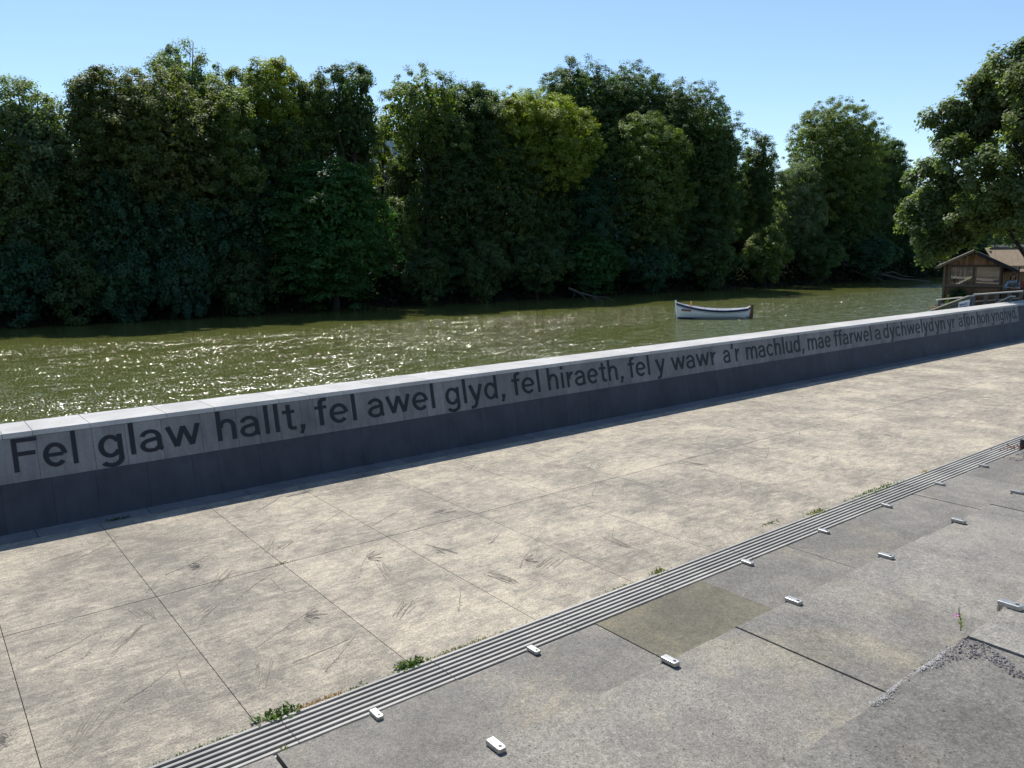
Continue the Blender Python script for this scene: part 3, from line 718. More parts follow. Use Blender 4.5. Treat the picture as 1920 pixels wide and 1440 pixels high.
def far_tree(px, off, top_py, bot_py, hw, color, label, kind='dome', D=None, depth=.85, **k):
    if top_py < 182: bot_py = min(bot_py, top_py+(2.7 if kind == 'dome' else 3.4)*hw)
    a = math.atan2(raydir(px, 480).x, raydir(px, 480).y)
    ca, sa = math.cos(a), math.sin(a)
    if D is None:
        off -= 3.6; D = (69.5+off)/(ca+.088*sa)
        if D*sa > 170: D = (69.5-.088*170+off)/ca
    pt = AT(px, top_py, D); pb = AT(px, bot_py, D)
    dd = (pt-Vector((0, 0, 3))).dot(Fv)
    rx = hw*(1.36 if kind == 'dome' else 1.22)*dd*(dd/D)/F_PX; rz = (pt.z-pb.z)/2; cz = (pt.z+pb.z)/2
    g = terr(pt.x, pt.y); 
    return tree('broadleaf_tree' if k.pop('nm', 1) else 'bush', (pt.x, pt.y, max(g, -1.9)), cz, rx, rx*depth, rz, color, label, kind, **k)
OL = c4(.142, .182, .058); DK = c4(.082, .128, .052); BR = c4(.128, .148, .058); BG = c4(.056, .118, .070); MP = c4(.066, .145, .046); GY = c4(.165, .21, .12); YG = c4(.225, .255, .05); IV = c4(.092, .135, .052)
T = far_tree
# skyline trees, from the left edge of the photo to the right
T(45, 5.3, 138, 420, 105, GY, 'pale olive tree at the left edge of the photo, on the skyline', 'loose', dens=.8)
T(-110, 4.5, 190, 520, 130, OL, 'olive tree cut off by the left side of the photo', 'dome')
T(178, 5.0, 112, 400, 82, BR, 'brownish green narrow peaked tree near the left of the skyline', 'loose')
T(338, 9.9, 64, 330, 78, GY, 'thin grey green tree standing highest on the left half of the skyline', 'loose', dens=.62, size=.16)
T(285, 4.2, 118, 450, 120, BR, 'broad rust tinged tree crown below the highest grey green one', 'dome', depth=.9)
T(440, 8.4, 120, 340, 58, OL, 'small open olive tree between the rust tinged crown and a yellow green peak', 'loose', dens=.55)
T(508, 6.1, 92, 430, 78, YG, 'yellow green pointed tree on the skyline left of centre', 'loose')
T(425, 3.8, 165, 470, 80, OL, 'olive green tree in front of the yellow green peak, to its left', 'loose')
T(585, 6.4, 130, 420, 55, OL, 'slender olive tree just right of the yellow green peak', 'loose', dens=.7)
T(655, 5.3, 106, 360, 68, DK, 'dark open crowned tree with visible limbs, left of the gap with the house', 'loose', dens=.7, nlobe=12)
T(795, 5.3, 130, 330, 85, OL, 'flat domed olive tree just right of the gap with the house', 'dome', dens=.75, nlobe=14)
T(885, 6.4, 150, 400, 78, IV, 'low dark domed tree right of the flat domed olive one', 'dome')
T(960, 5.7, 158, 440, 80, YG, 'yellowish tree crown in the middle of the skyline', 'dome')
T(1040, 4.5, 172, 440, 80, YG, 'yellow green sunlit crown below the highest dark dome', 'dome')
T(1085, 10.7, 108, 380, 88, DK, 'dark green dome standing highest in the middle of the skyline', 'dome')
T(1188, 10.7, 118, 380, 88, DK, 'dark rounded tree just right of the highest dark dome', 'dome')
T(1290, 5.3, 150, 470, 102, IV, 'large dark grey green dome at the right end of the main tree mass', 'dome', depth=.9)
T(1200, 3.8, 200, 500, 95, OL, 'broad olive crown in front of the large dark dome, left of it', 'dome')
T(1342, 4.2, 215, 500, 55, DK, 'dark narrow crown with ragged right side, by the dip in the skyline', 'dome')
T(1428, 5.3, 238, 470, 48, IV, 'low tree in the dip of the skyline between two domes', 'loose')
T(1570, 4.5, 178, 480, 100, OL, 'tall domed olive tree at the left of the last big tree group', 'dome')
T(1610, 5.7, 225, 500, 72, DK, 'broad dark dome sloping down to the right, last big tree before the shed tree', 'dome')
T(1668, 4.5, 260, 515, 52, DK, 'dark lower tree at the right foot of the last broad dome', 'dome')
T(60, 7, 185, 470, 80, DK, 'deep green crown filling in below the pale olive tree at the left edge', 'dome')
T(245, 7, 150, 430, 85, OL, 'olive crown between the brownish peak and the rust tinged crown', 'dome')
T(390, 7, 150, 430, 80, OL, 'olive crown right of the rust tinged one, below the open tree', 'dome')
T(570, 7, 160, 400, 62, OL, 'olive crown between the yellow green peak and the dark open crowned tree', 'dome')
T(868, 7, 158, 420, 78, DK, 'dark green crown between the two low domes right of the house gap', 'dome')
T(1010, 7, 168, 420, 72, OL, 'olive crown between the yellowish crown and the sunlit one', 'dome')
T(1245, 7, 160, 430, 90, DK, 'deep green crown joining the large dark dome to its left neighbour', 'dome')
T(1655, 7, 245, 470, 58, DK, 'deep green shoulder of the last big tree group, sloping right', 'dome')
# middle layer
T(20, 5, 300, 560, 70, GY, 'pale sunlit leafy tree low at the left edge of the photo', 'loose')
T(110, 5, 270, 570, 85, DK, 'dark green tree below the brownish narrow peak', 'dome')
T(215, 4, 300, 570, 85, BG, 'blue green feathery tree in the left middle layer', 'plume')
T(335, 3.5, 345, 572, 88, BG, 'blue green feathery tree right of the other plumed one, above the water', 'plume')
T(440, 4.5, 250, 560, 82, BG, 'dark blue green tree in the shade, left of the bright maple', 'dome')
T(615, 1.2, 285, 590, 118, MP, 'bright green layered maple reaching down to the water', 'maple', clump_r=.95, per=70, nlobe=26, size=.20, depth=.75)
T(530, 5, 215, 480, 72, DK, 'dark tree crown behind the bright maple, up and left of it', 'loose')
T(665, 7, 215, 400, 50, OL, 'small olive crown directly above the bright maple', 'loose', dens=.8)
T(745, 5, 355, 575, 46, OL, 'sunlit pale bush like tree right of the bright maple', 'loose')
T(712, 14, 205, 330, 30, YG, 'small yellow green backlit tree in front of the white house', 'loose', dens=.7, trunk_r=.14, nlobe=9, clump_r=.5)
T(752, 9, 285, 420, 34, BR, 'brown and yellow leafed bush below the white house', 'plume', dens=.9, nlobe=9)
T(772, 15, 190, 300, 28, OL, 'small olive tree hiding the right part of the white house', 'loose', dens=.55, trunk_r=.14, nlobe=8)
T(838, 6, 185, 560, 85, DK, 'tall dark ivy covered tree right of the gap with the house', 'dome')
T(940, 5, 225, 560, 80, IV, 'dark green tree in the middle layer, centre of the photo', 'dome')
T(1025, 5, 260, 560, 70, DK, 'shaded tree right of centre in the middle layer', 'loose')
T(1110, 5, 290, 555, 80, BG, 'blue green tree in the middle layer below the highest dark dome', 'dome')
T(1215, 4.5, 300, 545, 82, DK, 'dark tree in the middle layer above the small boat', 'dome')
T(1310, 5, 330, 540, 72, DK, 'dark tree in the middle layer right of the boat', 'dome')
T(1398, 7, 300, 530, 48, OL, 'sun flecked olive tree filling the dip between the two groups', 'loose')
T(1500, 4, 290, 525, 62, GY, 'grey green rounded tree low in front of the last big domes', 'loose')
T(1590, 4, 330, 522, 66, DK, 'dark shaded tree right of the grey green rounded one', 'dome')
T(1690, 5, 340, 520, 62, BG, 'dark blue green tree low behind the leaves of the shed tree', 'dome')
T(1800, 8, 330, 518, 100, BG, 'far dark tree seen behind the roof of the shed', 'dome')
T(1930, 12, 345, 510, 90, BG, 'far dark tree behind the trunk at the right edge', 'dome')
# bushes along the waterline
for (px, top, bot, hw, kd, cl, lb) in ((15, 455, 600, 80, 'dome', BG, 'dark bush over the water at the left edge of the photo'),
    (130, 470, 600, 72, 'loose', DK, 'dark bush over the water left of the feathery bushes'),
    (235, 480, 598, 66, 'plume', BG, 'feathery dark bush hanging over the water, second group from the left'),
    (345, 470, 596, 66, 'plume', BG, 'feathery dark bush hanging over the water below the plumed tree'),
    (455, 470, 594, 62, 'loose', DK, 'dark bush at the waterline just left of the bright maple'),
    (800, 470, 560, 52, 'dome', DK, 'shaded bush on the bank right of the bright maple'),
    (905, 455, 552, 60, 'loose', IV, 'shaded bush on the bank in the centre of the photo'),
    (1010, 450, 545, 62, 'dome', DK, 'dark bush on the bank just right of the centre'),
    (1115, 440, 548, 66, 'maple', MP, 'green leafy bush leaning over the fallen branch'),
    (1225, 460, 538, 62, 'dome', BG, 'dark bush on the bank above the bow of the boat'),
    (1335, 450, 532, 58, 'dome', DK, 'dark bush on the bank above the stern of the boat'),
    (1440, 430, 524, 55, 'loose', OL, 'sun flecked bush at the foot of the dip in the trees'),
    (1540, 440, 518, 58, 'dome', DK, 'dark bush above the fallen tree on the right of the bank'),
    (1640, 440, 514, 55, 'dome', BG, 'dark bush at the right end of the far bank')):
    T(px, 1.0, top, bot, hw, cl, lb, kd, nm=0, cat='bush', group='bushes along the far waterline', trunk_r=.1, clump_r=.6, nlobe=10, depth=.7, size=.17)
# undergrowth on the slope behind (one mass that nobody could count)
V = []; n = 26000
X = rng.uniform(-45, 215, n); off = rng.uniform(-1.0, 24, n)
Y = 69.5-.088*np.clip(X, -60, 170)+off
Z = np.array([terr(a_, b_) for a_, b_ in zip(X, Y)]); Z = np.maximum(Z, -1.8)+rng.uniform(0, 1, n)**1.5*3.0
P = np.stack([X, Y, Z], 1); k = np.repeat(np.arange(n), 5); P = P[k]+rng.normal(size=(n*5, 3))*np.array([.5, .5, .4]); P[:, 2] = np.maximum(P[:, 2], -1.8)
m_ = 15000; X = rng.uniform(-45, 215, m_); Y = 69.5-.088*np.clip(X, -60, 170)+rng.uniform(-1.4, 5, m_); Z = np.array([max(-1.75, terr(a_, b_)) for a_, b_ in zip(X, Y)])+rng.uniform(0, 1, m_)*2.4+.25
k = np.repeat(np.arange(m_), 7); Q = np.stack([X, Y, Z], 1)[k]+rng.normal(size=(m_*7, 3))*np.array([.4, .4, .35]); Q[:, 2] = np.maximum(Q[:, 2], -1.7); P = np.vstack([P, Q])
ug = leaves_from(P, rng.normal(size=(len(P), 3))+np.array([0, -.3, .6]), .34, M_leaf, 'undergrowth', None, c4(.022, .036, .018), rng.uniform(.6, 1.3, len(P)))
tag(ug, kind='stuff')
# fallen branches on the bank
def fallen(px, py, label, spec, D=None):
    o_ = G(px, py, -1.6); r = empty('fallen_branch', o_, label, 'fallen branch', 'fallen branches on the far bank')
    b = MB(); sc_ = (o_-Vector((0, 0, 3))).dot(Fv)/F_PX
    for pts, rad in spec:
        q = [Rv0*(x*sc_)+Vector((0, 0, 1))*(y*sc_)+Vector((Fv.x, Fv.y, 0))*(-.01*abs(x)*sc_*10) for x, y in pts]
        b.tube(q, [rad*(1-.75*i/(len(q)-1)) for i in range(len(q))], 6)
    b.build('limb', mat_wood('bleached_branch', c4(.06, .052, .042), c4(.12, .10, .085)), r, smooth=True); return r
fallen(1078, 560, 'bare fallen branch with drooping twigs over the water near the middle of the bank',
       [([(-12, 20), (10, 10), (35, 4), (52, -6), (70, -14)], .12), ([(10, 10), (22, -2), (26, -16)], .07), ([(30, 5), (46, -10), (50, -24)], .06), ([(0, 14), (-4, -2)], .05), ([(35, 4), (60, 2), (80, -10)], .06)])
fallen(1650, 524, 'long fallen tree trunk slanting down to the water on the right of the bank',
       [([(-75, 30), (-40, 25), (0, 10), (40, 0), (90, -4)], .30), ([(-30, 22), (-10, 4), (10, -3)], .14), ([(0, 10), (22, 14), (40, 6), (60, 4)], .14), ([(-60, 20), (-30, 8), (-10, -2)], .1)])

# house on the hill
hc = AT(728, 268, 102); hx = math.atan2(hc.x, hc.y)
hs = empty('white_house', (hc.x, hc.y, terr(hc.x, hc.y)), 'white house glimpsed through a gap in the trees left of centre', 'house', rz=-hx)
hz = hc.z-terr(hc.x, hc.y)
b = MB(); b.box(-2.0, 2.4, 0, 6, -1, hz+1.1); b.build('wall', M_curt, hs)
b = MB(); b.add([(-2.3, -.4, hz+1.08), (2.7, -.4, hz+1.08), (2.7, 6.4, hz+1.08), (-2.3, 6.4, hz+1.08), (-2.3, 3, hz+2.0), (2.7, 3, hz+2.0)], [(0, 1, 5, 4), (2, 3, 4, 5), (0, 4, 3), (1, 2, 5), (0, 3, 2, 1)])
b.build('roof', M_roofd, hs)
for wx in (-.9, 1.3):
    b = MB(); b.box(wx-.55, wx+.55, -.05, .0, hz-.2, hz+.9); wf = b.build('window', M_white, hs)
    b = MB(); b.box(wx-.47, wx-.04, -.06, -.045, hz-.12, hz+.82); b.box(wx+.04, wx+.47, -.06, -.045, hz-.12, hz+.82); b.build('pane', M_darkm, wf)

# ------------------------------------------------------------------ boat
bow = G(1267, 597, -1.9); stern = G(1406, 597, -1.9)
Lb = (stern-bow).length; dirb = (stern-bow).normalized(); angb = math.atan2(dirb.y, dirb.x)
boat = empty('rowing_boat', bow, 'white wooden rowing boat with a navy gunwale stripe moored alone on the river', 'boat', rz=angb); boat.scale.z = .90
# local: x from bow to stern, y across, z up from water
NS, NP = 26, 15
def sheer(t): return .58 + .68*(1-t)**2.6*1.0 + .26*t**3.0 - .0*t + .02 if t < 1 else .98
def beam_(t): return .88*max(0, math.sin(math.pi*min(1, (t*.97+.015))))**.62
def keel(t): return -.22+.18*(abs(2*t-1))**4
BANDS = [(-.22, .0), (.0, .115)]
def hull(inset=0.0, zlo=None):
    vs = []
    for i in range(NS+1):
        t = i/NS; sh = sheer(t)-inset*.3; bw = max(.0, beam_(t)-inset); k = keel(t)+inset
        for j in range(NP*2+1):
            u = (j-NP)/NP; s_ = abs(u)
            z = k+(sh-k)*s_**1.25
            y = bw*math.copysign(1, u)*(1-(1-s_)**2.2) if s_ > 0 else 0
            rake = .12*(1-t)**6*(1-(z-k)/(sh-k))   # stem rake
            x = t*Lb*(1)+rake - (.10*t**8*(1-(z-k)/(sh-k)))
            vs.append((x, y, z))
    return vs
hv = hull(); W_ = NP*2+1
fs = [(i*W_+j, (i+1)*W_+j, (i+1)*W_+j+1, i*W_+j+1) for i in range(NS) for j in range(W_-1)]
def pick(f, fn): 
    return fn(sum(hv[k][2] for k in f)/4, sum(hv[k][0] for k in f)/4/Lb)
hb = MB(); hb.v = hv; hb.f = fs; hb.t = [1.0]*len(fs); hb.m = [0]*len(fs)
hull_o = hb.build('hull', M_white, boat, smooth=True)
sol = hull_o.modifiers.new('solid', 'SOLIDIFY'); sol.thickness = .03; sol.offset = 0
def strake(zf0, zf1, mat, name, out=.012):
    for sd_ in (-1, 1):
        b = MB(); vs = []
        for i in range(NS+1):
            t = i/NS; sh = sheer(t); k = keel(t); bw = beam_(t)
            row = []
            for zf in (zf0, zf1):
                z = zf(t, sh); s_ = max(0, min(1, (z-k)/(sh-k)))**(1/1.25); y = bw*(1-(1-s_)**2.2)+out
                rake = .12*(1-t)**6*(1-(z-k)/(sh-k)); x = t*Lb+rake-(.10*t**8*(1-(z-k)/(sh-k)))
                row.append((x, y*sd_, z))
            vs += [(row[0][0], row[0][1]-.02*sd_, row[0][2]), row[0], row[1], (row[1][0], row[1][1]-.03*sd_, row[1][2])]
        b.add(vs, [(i*4+q, i*4+q+1, (i+1)*4+q+1, (i+1)*4+q) for i in range(NS) for q in range(3)])
        o_ = b.build(name, mat, boat); bm_fix(o_)
strake(lambda t, s: s-.185, lambda t, s: s-.025, M_navy, 'gunwale_stripe', .045)
strake(lambda t, s: s-.255, lambda t, s: s-.232, M_navy, 'pin_stripe', .032)
strake(lambda t, s: -.10, lambda t, s: .11+.02*t, M_navy, 'boot_stripe', .034)
strake(lambda t, s: s-.024, lambda t, s: s+.012, M_white, 'gunwale', .05)
b = MB(); b.tube([(.12, 0, -.2), (.02, 0, .5), (-.02, 0, 1.15), (-.03, 0, 1.33)], [.045, .045, .055, .06], 8); b.tube([(-.03, 0, 1.33), (-.03, 0, 1.43)], [.085, .06], 8); b.build('stem_post', M_white, boat)
for t in (.26, .45, .64, .80):
    bw = beam_(t)-.05; b = MB(); b.box(t*Lb-.12, t*Lb+.12, -bw, bw, sheer(t)-.20, sheer(t)-.165); b.build('thwart', M_pink if t in (.64, .26) else M_white, boat, bevel=.006)
b = MB(); b.box(.2*Lb, .93*Lb, -.42, .42, .10, .13); b.build('floor_boards', M_pink, boat)
b = MB(); b.tube([(1.05, -.05, .5), (1.05, -.05, 1.34)], [.055, .055], 10); b.tube([(1.05, -.05, 1.34), (1.05, -.05, 1.37)], [.055, .02], 10); b.build('mooring_post', M_orange, boat)
b = MB(); 
for q in range(3): b.tube([(.62+.1*math.cos(a_)+.05*q, .02+.16*math.sin(a_), 1.0+.02*q) for a_ in np.linspace(0, 6.28, 14)], .018, 6)
b.build('coiled_rope', M_white, boat)
b = MB(); b.add([(Lb-.08, -.02, .08), (Lb+.16, -.02, -.3), (Lb+.05, -.02, -.3), (Lb+.22, -.02, .35), (Lb+.22, -.02, 1.03), (Lb+.05, -.02, 1.06), (Lb+.0, -.02, .5)]+[(Lb-.08, .02, .08), (Lb+.16, .02, -.3), (Lb+.05, .02, -.3), (Lb+.22, .02, .35), (Lb+.22, .02, 1.03), (Lb+.05, .02, 1.06), (Lb+.0, .02, .5)],
                [(2, 1, 3, 4, 5, 6, 0), (7, 13, 12, 11, 10, 8, 9), (0, 6, 13, 7), (6, 5, 12, 13), (5, 4, 11, 12), (4, 3, 10, 11), (3, 1, 8, 10), (1, 2, 9, 8), (2, 0, 7, 9)])
rd = b.build('rudder', M_rudder, boat); bm_fix(rd)
b = MB(); b.beam((Lb+.22, 0, 1.05), (Lb-.55, 0, 1.12), .04, .03); b.build('tiller', M_rudder, rd)
t = .105; yb = -(beam_(t)*.93)
b = MB(); a0 = Vector((.36, -.56, .66)); a1 = Vector((1.0, -.90, .62))
d_ = (a1-a0); b.add([a0, a1, a1+Vector((0, -.02, .13)), a0+Vector((0, -.02, .14))], [(0, 1, 2, 3)])
npl = b.build('name_plate', mat_plain('red_brown_plate', c4(.20, .06, .05), .5), boat)
b = MB(); b.tube([(-.05, 0, .95), (-.12, -.02, .6), (-.14, -.02, .2), (-.15, 0, -.1)], .012, 5); b.build('mooring_line', M_white, boat)
for t in (.38, .55, .72):
    b = MB(); b.tube([(t*Lb, -beam_(t), sheer(t)), (t*Lb, -beam_(t), sheer(t)+.08)], .014, 6); b.build('rowlock', M_darkm, boat)

# ------------------------------------------------------------------ riverside shed
sh0 = AT(1820, 520, 41.0); sa = math.atan2(sh0.x, sh0.y)
shed = empty('timber_shed', (sh0.x, sh0.y, 0), 'weathered timber shed on posts with two big windows, over the river at the right', 'shed', rz=-sa)
K_S = 41.0/38.0
shed.scale = (K_S*.75, K_S, K_S*.866); shed.location.z = 3-3*K_S*.866
def sp_(b, name, mat, par=shed, **k): return b.build(name, mat, par, **k)
def U_(px): return (px-1820)*.0258      # shed is drawn at 38 m size, then scaled with its empty
def Z_(py): return 3-(py-459.5)*.0258
b = MB()                                         # gable boards
x = U_(1781); 
while x < U_(1876):
    zt = 2.66-.44*abs(x+.07-.05)
    b.box(x+.004, x+.136, 0, .03, 2.06, zt-.05, random.uniform(.6, 1.4)); x += .14
sp_(b, 'gable_boards', M_wood)
b = MB()
for i in range(8): b.box(U_(1770), 1.47, .0, .03, -.05+.145*i, .09+.145*i, random.uniform(.35, .8))
sp_(b, 'lower_cladding', M_wood)
b = MB()
for i in range(5): b.box(U_(1770)+.06, U_(1778), .02, .05, 1.14+.18*i, 1.31+.18*i, random.uniform(.6, 1.1))
sp_(b, 'side_boards', M_wood)
for x_, z0, z1, tn in ((U_(1770), -4, 2.02, 1.0), (U_(1779), .0, 2.04, .8), (U_(1826), -.1, 2.05, .6), (1.40, -.2, 2.05, .6)):
    b = MB(); b.box(x_-.05, x_+.05, -.07, .0-.003, z0, z1, tn); sp_(b, 'post', M_woodb)
b = MB(); b.box(U_(1768), 1.5, -.10, -.073, 1.03, 1.12, .8); sp_(b, 'sill_beam', M_woodb)
b = MB(); b.box(U_(1778), 1.47, -.04, .0-.005, 1.99, 2.07, .6); sp_(b, 'head_beam', M_woodb)
gl = NM('window_glass'); g1 = gl.N('BsdfTransparent'); g2 = gl.N('BsdfGlossy'); g2.inputs['Roughness'].default_value = .02
fr_ = gl.N('Fresnel'); fr_.inputs[0].default_value = 1.5; mx_ = gl.N('MixShader'); gl.L(gl.math('ADD', fr_.outputs[0], .05), mx_.inputs[0]); gl.L(g1.outputs[0], mx_.inputs[1]); gl.L(g2.outputs[0], mx_.inputs[2]); gl.L(mx_.outputs[0], gl.out.inputs[0])
for x0, x1 in ((U_(1782), U_(1823.5)), (U_(1829), U_(1873))):
    b = MB(); b.box(x0, x1, -.06, -.045, 1.13, 1.98)
    wf = sp_(b, 'window', gl.m); 
    b = MB(); b.box(x0, x1, -.075, -.061, 1.125, 1.16); b.box(x0, x0+.035, -.075, -.061, 1.162, 1.985); b.box(x1-.035, x1, -.075, -.061, 1.162, 1.985); b.box(x0+.037, x1-.037, -.075, -.061, 1.955, 1.985)
    b.build('frame', M_woodb, wf)
b = MB(); b.box(U_(1826), 1.47, 2.6, 2.64, 1.42, 2.2); sp_(b, 'blind', M_cream)
b = MB()
for x_ in (U_(1775), U_(1790), U_(1799), U_(1808), U_(1822)): b.box(x_-.05, x_+.05, 2.6, 2.7, .1, 2.3)
b.box(U_(1770), 1.47, 2.62, 2.7, .1, 1.15); b.box(U_(1826), 1.47, 2.645, 2.7, 1.15, 1.43)
sp_(b, 'back_wall', M_wood)
b = MB(); b.box(U_(1770), 1.47, .05, 2.6, .02, .1); sp_(b, 'floor_deck', M_woodb)
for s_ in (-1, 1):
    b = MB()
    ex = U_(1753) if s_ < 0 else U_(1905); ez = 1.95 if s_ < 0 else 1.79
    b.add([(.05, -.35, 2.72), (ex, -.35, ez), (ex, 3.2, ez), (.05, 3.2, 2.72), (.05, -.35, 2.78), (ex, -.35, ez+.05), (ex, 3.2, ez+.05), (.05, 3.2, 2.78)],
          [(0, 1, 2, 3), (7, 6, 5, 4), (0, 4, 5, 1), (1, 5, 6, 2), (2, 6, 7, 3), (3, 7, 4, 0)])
    sp_(b, 'roof_slope', M_roof if s_ < 0 else M_roofd)  # one roof, with lit left and shaded right put into the colours
b = MB(); b.beam((.05, -.38, 2.70), (U_(1905), -.38, 1.75), .04, .13); sp_(b, 'barge_board', M_roofd)
b = MB(); b.beam((.05, -.38, 2.70), (U_(1753), -.38, 1.91), .04, .07); sp_(b, 'barge_board', M_woodb)
# veranda on the right
b = MB(); x = 1.5
while x < 3.6: b.box(x+.003, x+.117, 1.2, 1.23, .1, 2.0, random.uniform(.6, 1.3)); x += .12
sp_(b, 'veranda_boards', M_tan)
b = MB(); b.box(1.47, 1.52, .0, 1.2, .1, 1.95, .3); sp_(b, 'veranda_end', M_wood)
b = MB(); b.box(1.55, 3.6, -.25, -.2, .42, .88, .35); b.box(1.55, 3.6, -.28, -.17, .883, .93, .7); sp_(b, 'veranda_parapet', M_woodb)
b = MB(); b.box(1.5, 3.7, -.2, 1.2, .02, .1); sp_(b, 'veranda_floor', M_woodb)
for x_ in (U_(1906), 3.5):
    b = MB(); b.box(x_-.04, x_+.04, -.16, -.08, .1, 2.0, .5); sp_(b, 'veranda_post', M_woodb)
# rear roof with ridge parallel to the front
b = MB(); rz0, rz1 = 2.86, 1.72
b.add([(.6, 3.0, rz0), (4.2, 3.0, rz0), (4.2, .9, rz1), (1.4, .9, rz1), (.6, 3.0, rz0-.05), (4.2, 3.0, rz0-.05), (4.2, .9, rz1-.05), (1.4, .9, rz1-.05)], [(0, 3, 2, 1), (4, 5, 6, 7), (0, 4, 7, 3), (3, 7, 6, 2), (2, 6, 5, 1), (1, 5, 4, 0)])
sp_(b, 'rear_roof', mat_wood('rear_roof_sheets', c4(.15, .115, .075), c4(.27, .21, .145), (9, 1.0, 1)))
b = MB(); b.box(.75, 4.2, 2.9, 3.1, 2.87, 3.0, 1.1); sp_(b, 'ridge_cap', M_woodp)
for x_ in (1.0, 2.6): 
    b = MB(); b.box(x_-.08, x_+.08, 2.7, 2.86, -4, .1); sp_(b, 'pile', M_woodb)

# people
def skin_mesh(name, joints, edges, mat, parent, sub=2):
    me = bpy.data.meshes.new(name); me.from_pydata([j[:3] for j in joints], edges, [])
    ob = bpy.data.objects.new(name, me); C.objects.link(ob); ob.parent = parent; me.materials.append(mat)
    a_ = ob.modifiers.new('skin', 'SKIN'); ob.modifiers.new('sub', 'SUBSURF').render_levels = sub
    for v, j in zip(me.skin_vertices[0].data, joints): v.radius = (j[3], j[3]) if len(j) < 5 else (j[3], j[4])
    me.skin_vertices[0].data[0].use_root = True
    a_.use_smooth_shade = True
    return ob
M_skin = mat_plain('skin', c4(.42, .24, .17), .5, var=.05, flat=True); M_shirt = mat_plain('light_blue_shirt', c4(.30, .40, .52), .8, var=.2, sc_=12, flat=True)
M_hair = mat_plain('dark_brown_hair', c4(.02, .014, .01), .6, flat=True); M_trous = mat_plain('dark_trousers', c4(.03, .03, .045), .8, flat=True); M_redc = mat_plain('red_brown_top', c4(.28, .05, .04), .8, flat=True)
def person_lean(loc, rz, label, shirt):
    """stands behind a rail, bent forward with forearms folded on it; local -y faces the rail, rail top at z=.83 above the floor"""
    r = empty('person', loc, label, 'person', rz=rz)
    J = [(0, .42, .88, .10, .08), (0, .30, 1.00, .09, .07), (0, .18, 1.11, .09, .07), (0, .07, 1.20, .05), (0, .03, 1.27, .055), (0, .01, 1.36, .078, .088), (0, .02, 1.45, .068, .08),
         (.16, .12, 1.13, .04), (.25, .00, .98, .036), (.25, -.14, .885, .034), (.10, -.22, .875, .03), (.02, -.23, .872, .022),
         (-.16, .12, 1.13, .04), (-.25, .00, .98, .036), (-.25, -.14, .885, .034), (-.10, -.20, .895, .03), (-.02, -.21, .892, .022),
         (.09, .44, .80, .085), (.10, .40, .45, .06), (.10, .46, .06, .045), (.10, .34, .03, .035),
         (-.09, .44, .80, .085), (-.10, .38, .45, .06), (-.10, .44, .06, .045), (-.10, .32, .03, .035)]
    E = [(0, 1), (1, 2), (2, 3), (3, 4), (4, 5), (5, 6), (2, 7), (7, 8), (8, 9), (9, 10), (10, 11), (2, 12), (12, 13), (13, 14), (14, 15), (15, 16), (0, 17), (17, 18), (18, 19), (19, 20), (0, 21), (21, 22), (22, 23), (23, 24)]
    for hx_, sx, hz_ in ((.02, -1, .872), (-.02, 1, .892)):           # five fingers of each hand
        w0 = 11 if sx < 0 else 16
        for q in range(4):
            k = len(J); J += [(hx_+sx*.035, -.215-.014*q+.02, hz_, .009), (hx_+sx*(.075-.006*abs(q-1)), -.22-.014*q+.02, hz_-.008, .007)]; E += [(w0, k), (k, k+1)]
        k = len(J); J += [(hx_+sx*.02, -.185, hz_+.012, .010), (hx_+sx*.05, -.175, hz_+.012, .008)]; E += [(w0, k), (k, k+1)]
    body = skin_mesh('body', J, E, M_skin, r)
    S = [(0, .40, .90, .15, .115), (0, .30, 1.00, .14, .11), (0, .13, 1.12, .18, .15), (0, .08, 1.19, .08), (.17, .10, 1.14, .07), (.255, .0, .98, .062), (.255, -.13, .89, .052), (.16, -.19, .885, .045),
         (-.17, .10, 1.14, .07), (-.255, .0, .98, .062), (-.255, -.13, .89, .052), (-.16, -.17, .90, .045)]
    skin_mesh('shirt', S, [(0, 1), (1, 2), (2, 3), (2, 4), (4, 5), (5, 6), (6, 7), (2, 8), (8, 9), (9, 10), (10, 11)], shirt, r)
    skin_mesh('trousers', [(0, .43, .86, .14, .11), (.09, .45, .78, .095), (.10, .40, .45, .075), (.10, .46, .12, .06), (-.09, .45, .78, .095), (-.10, .38, .45, .075), (-.10, .44, .12, .06)], [(0, 1), (1, 2), (2, 3), (0, 4), (4, 5), (5, 6)], M_trous, r)
    skin_mesh('hair', [(0, .05, 1.47, .07, .06), (0, .10, 1.40, .085, .07), (.0, .11, 1.28, .07, .05), (.08, .06, 1.36, .03), (.09, .07, 1.22, .03), (-.08, .06, 1.36, .03), (-.09, .07, 1.22, .03)], [(0, 1), (1, 2), (1, 3), (3, 4), (1, 5), (5, 6)], M_hair, r)
    b = MB()
    for sx in (-1, 1): b.tube([(sx*.028, -.066, 1.375), (sx*.028, -.072, 1.375)], .009, 8)
    b.build('eyes', M_hair, r)
    b = MB(); b.tube([(0, -.06, 1.37), (0, -.088, 1.335), (0, -.07, 1.33)], [.008, .013, .008], 6); b.build('nose', M_skin, r)
    b = MB(); b.tube([(-.022, -.066, 1.303), (0, -.073, 1.301), (.022, -.066, 1.303)], .005, 6); b.build('mouth', M_redc, r)
    return r
def loc_shed(x, y, z): 
    c, s_ = math.cos(-sa), math.sin(-sa); x *= K_S*.75; y *= K_S; return (sh0.x+x*c-y*s_, sh0.y+x*s_+y*c, 3+(z-3)*K_S*.866)
person_lean(loc_shed(U_(1897), .0, .055), -sa, 'person in a light blue shirt with dark hair leaning forearms on the veranda rail', M_shirt)
person_lean(loc_shed(U_(1897)+.72, .0, .055), -sa+.15, 'person in a red brown top beside the one in blue, cut by the right edge', M_redc)
